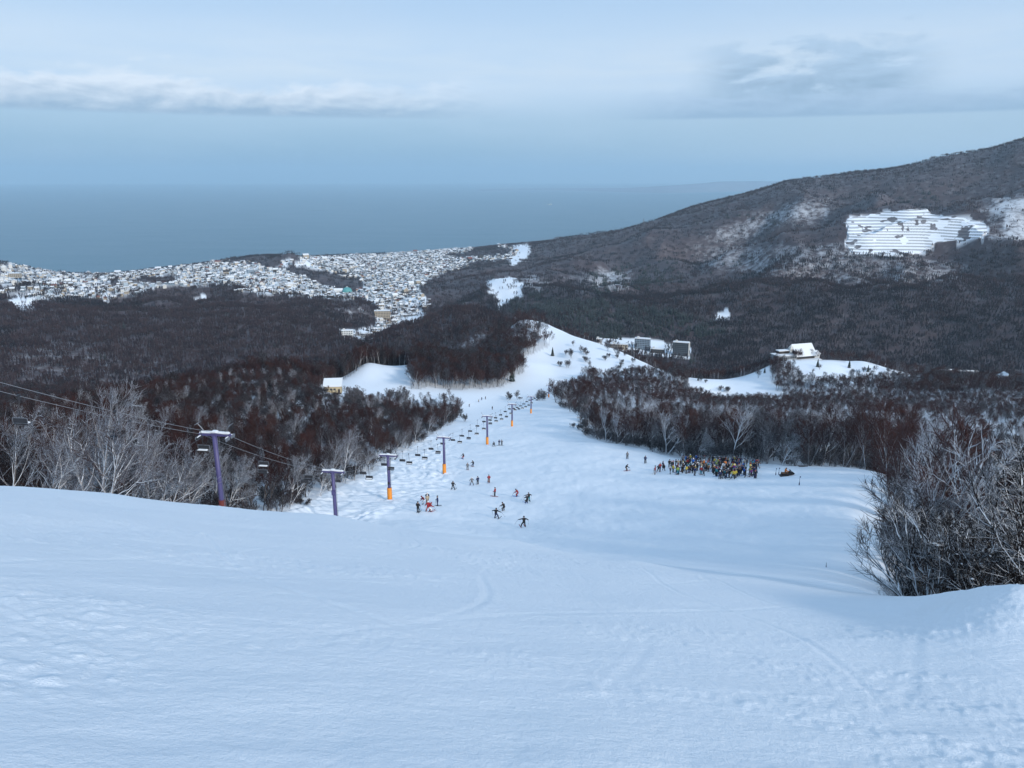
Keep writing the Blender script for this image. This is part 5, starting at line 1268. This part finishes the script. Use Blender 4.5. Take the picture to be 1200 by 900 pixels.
for i in range(NH, len(x)):
    kind = rh.randint(0, 8); vv, ff, mm = base_np[kind]; a = .38 + rh.choice([0, math.pi/2]) + rh.uniform(-.25, .25); s = rh.uniform(.62, 1.1); big = 2.0 if rh.uniform() < .05 else 1.0
    sx, sy, sz = s*big, s*big*.8 if big > 1 else s, s*(1.0 if big == 1 else rh.uniform(1, 2.2))
    c, sn = math.cos(a), math.sin(a); q = vv*np.array([sx, sy, sz]); w_ = rh.choice(6, p=PW); rm = (8 if rh.uniform() < .3 else 4 if rh.uniform() < .5 else 2) if rh.uniform() < .16 else 6
    V.append(np.column_stack([q[:, 0]*c-q[:, 1]*sn+x[i], q[:, 0]*sn+q[:, 1]*c+y[i], q[:, 2]+z[i]]))
    for f, m_ in zip(ff, mm):
        if m_ == 2: continue
        F.append(tuple(j+off for j in f)); MI.append(w_ if m_ == 0 else rm)
    off += len(vv)
o = mesh_obj('distant_town', np.vstack(V), F, mats_t, mi=MI); o['kind'] = 'stuff'; o['label'] = 'snow-covered houses of the town spreading to the bay'; o['category'] = 'town'
# a lattice mast on the ridge above the bay and a few ships' worth of distance
X, Y, Z, r = ground_at(754, 266, 3000, 5000); B = add_thing('pylon', 'tall lattice pylon on the wooded ridge above the bay', 'pylon', (X, Y, Z-1))
k_ = MB(); H = 42
for sx in (-1, 1):
    for sy in (-1, 1): k_.tube([(sx*4, sy*4, 0), (sx*.7, sy*.7, H)], .35, 4)
for j in range(6):
    z0 = H*j/6; w = 4-3.3*j/6
    k_.tube([(-w, -w, z0), (w*.85, -w*.85, z0+H/6)], .22, 4); k_.tube([(w, -w, z0), (-w*.85, -w*.85, z0+H/6)], .22, 4)
k_.build('lattice', M_STEEL, B); k_ = MB()
for zz_ in (27, 33, 39): k_.box((0, 0, zz_), (13-(zz_-27)*.5, .6, .6))
k_.build('crossarms', M_STEEL, B)
X, Y, Z, r = ground_at(628, 384, 600, 1000); 
B = add_thing('ridge_station', 'small dark-roofed lift station on top of the ridge piste', 'hut', (X-10, Y, hz(X-10, Y)-.3), .2)
MB().box((0, 0, 1.6), (9, 5, 3.4)).build('wall', M_DKW, B); MB().box((0, 0, 3.5), (10, 6, .5)).build('roof', M_SNOW, B, bevel=.1)
# a boat far out on the bay
a, t = pray(644, 240); rr_ = CZ/-t; B = add_thing('ship', 'small white ship far out on the bay', 'ship', (rr_*math.sin(a), rr_*math.cos(a), 0), 1.2)
MB().prism([(-40, 8), (-38, -2), (32, -2), (44, 9), (30, 8)], -7, 7).build('hull', M_WHITE, B); MB().box((0, -22, 14), (12, 18, 14)).build('superstructure', M_WHITE, B)
build_haze()
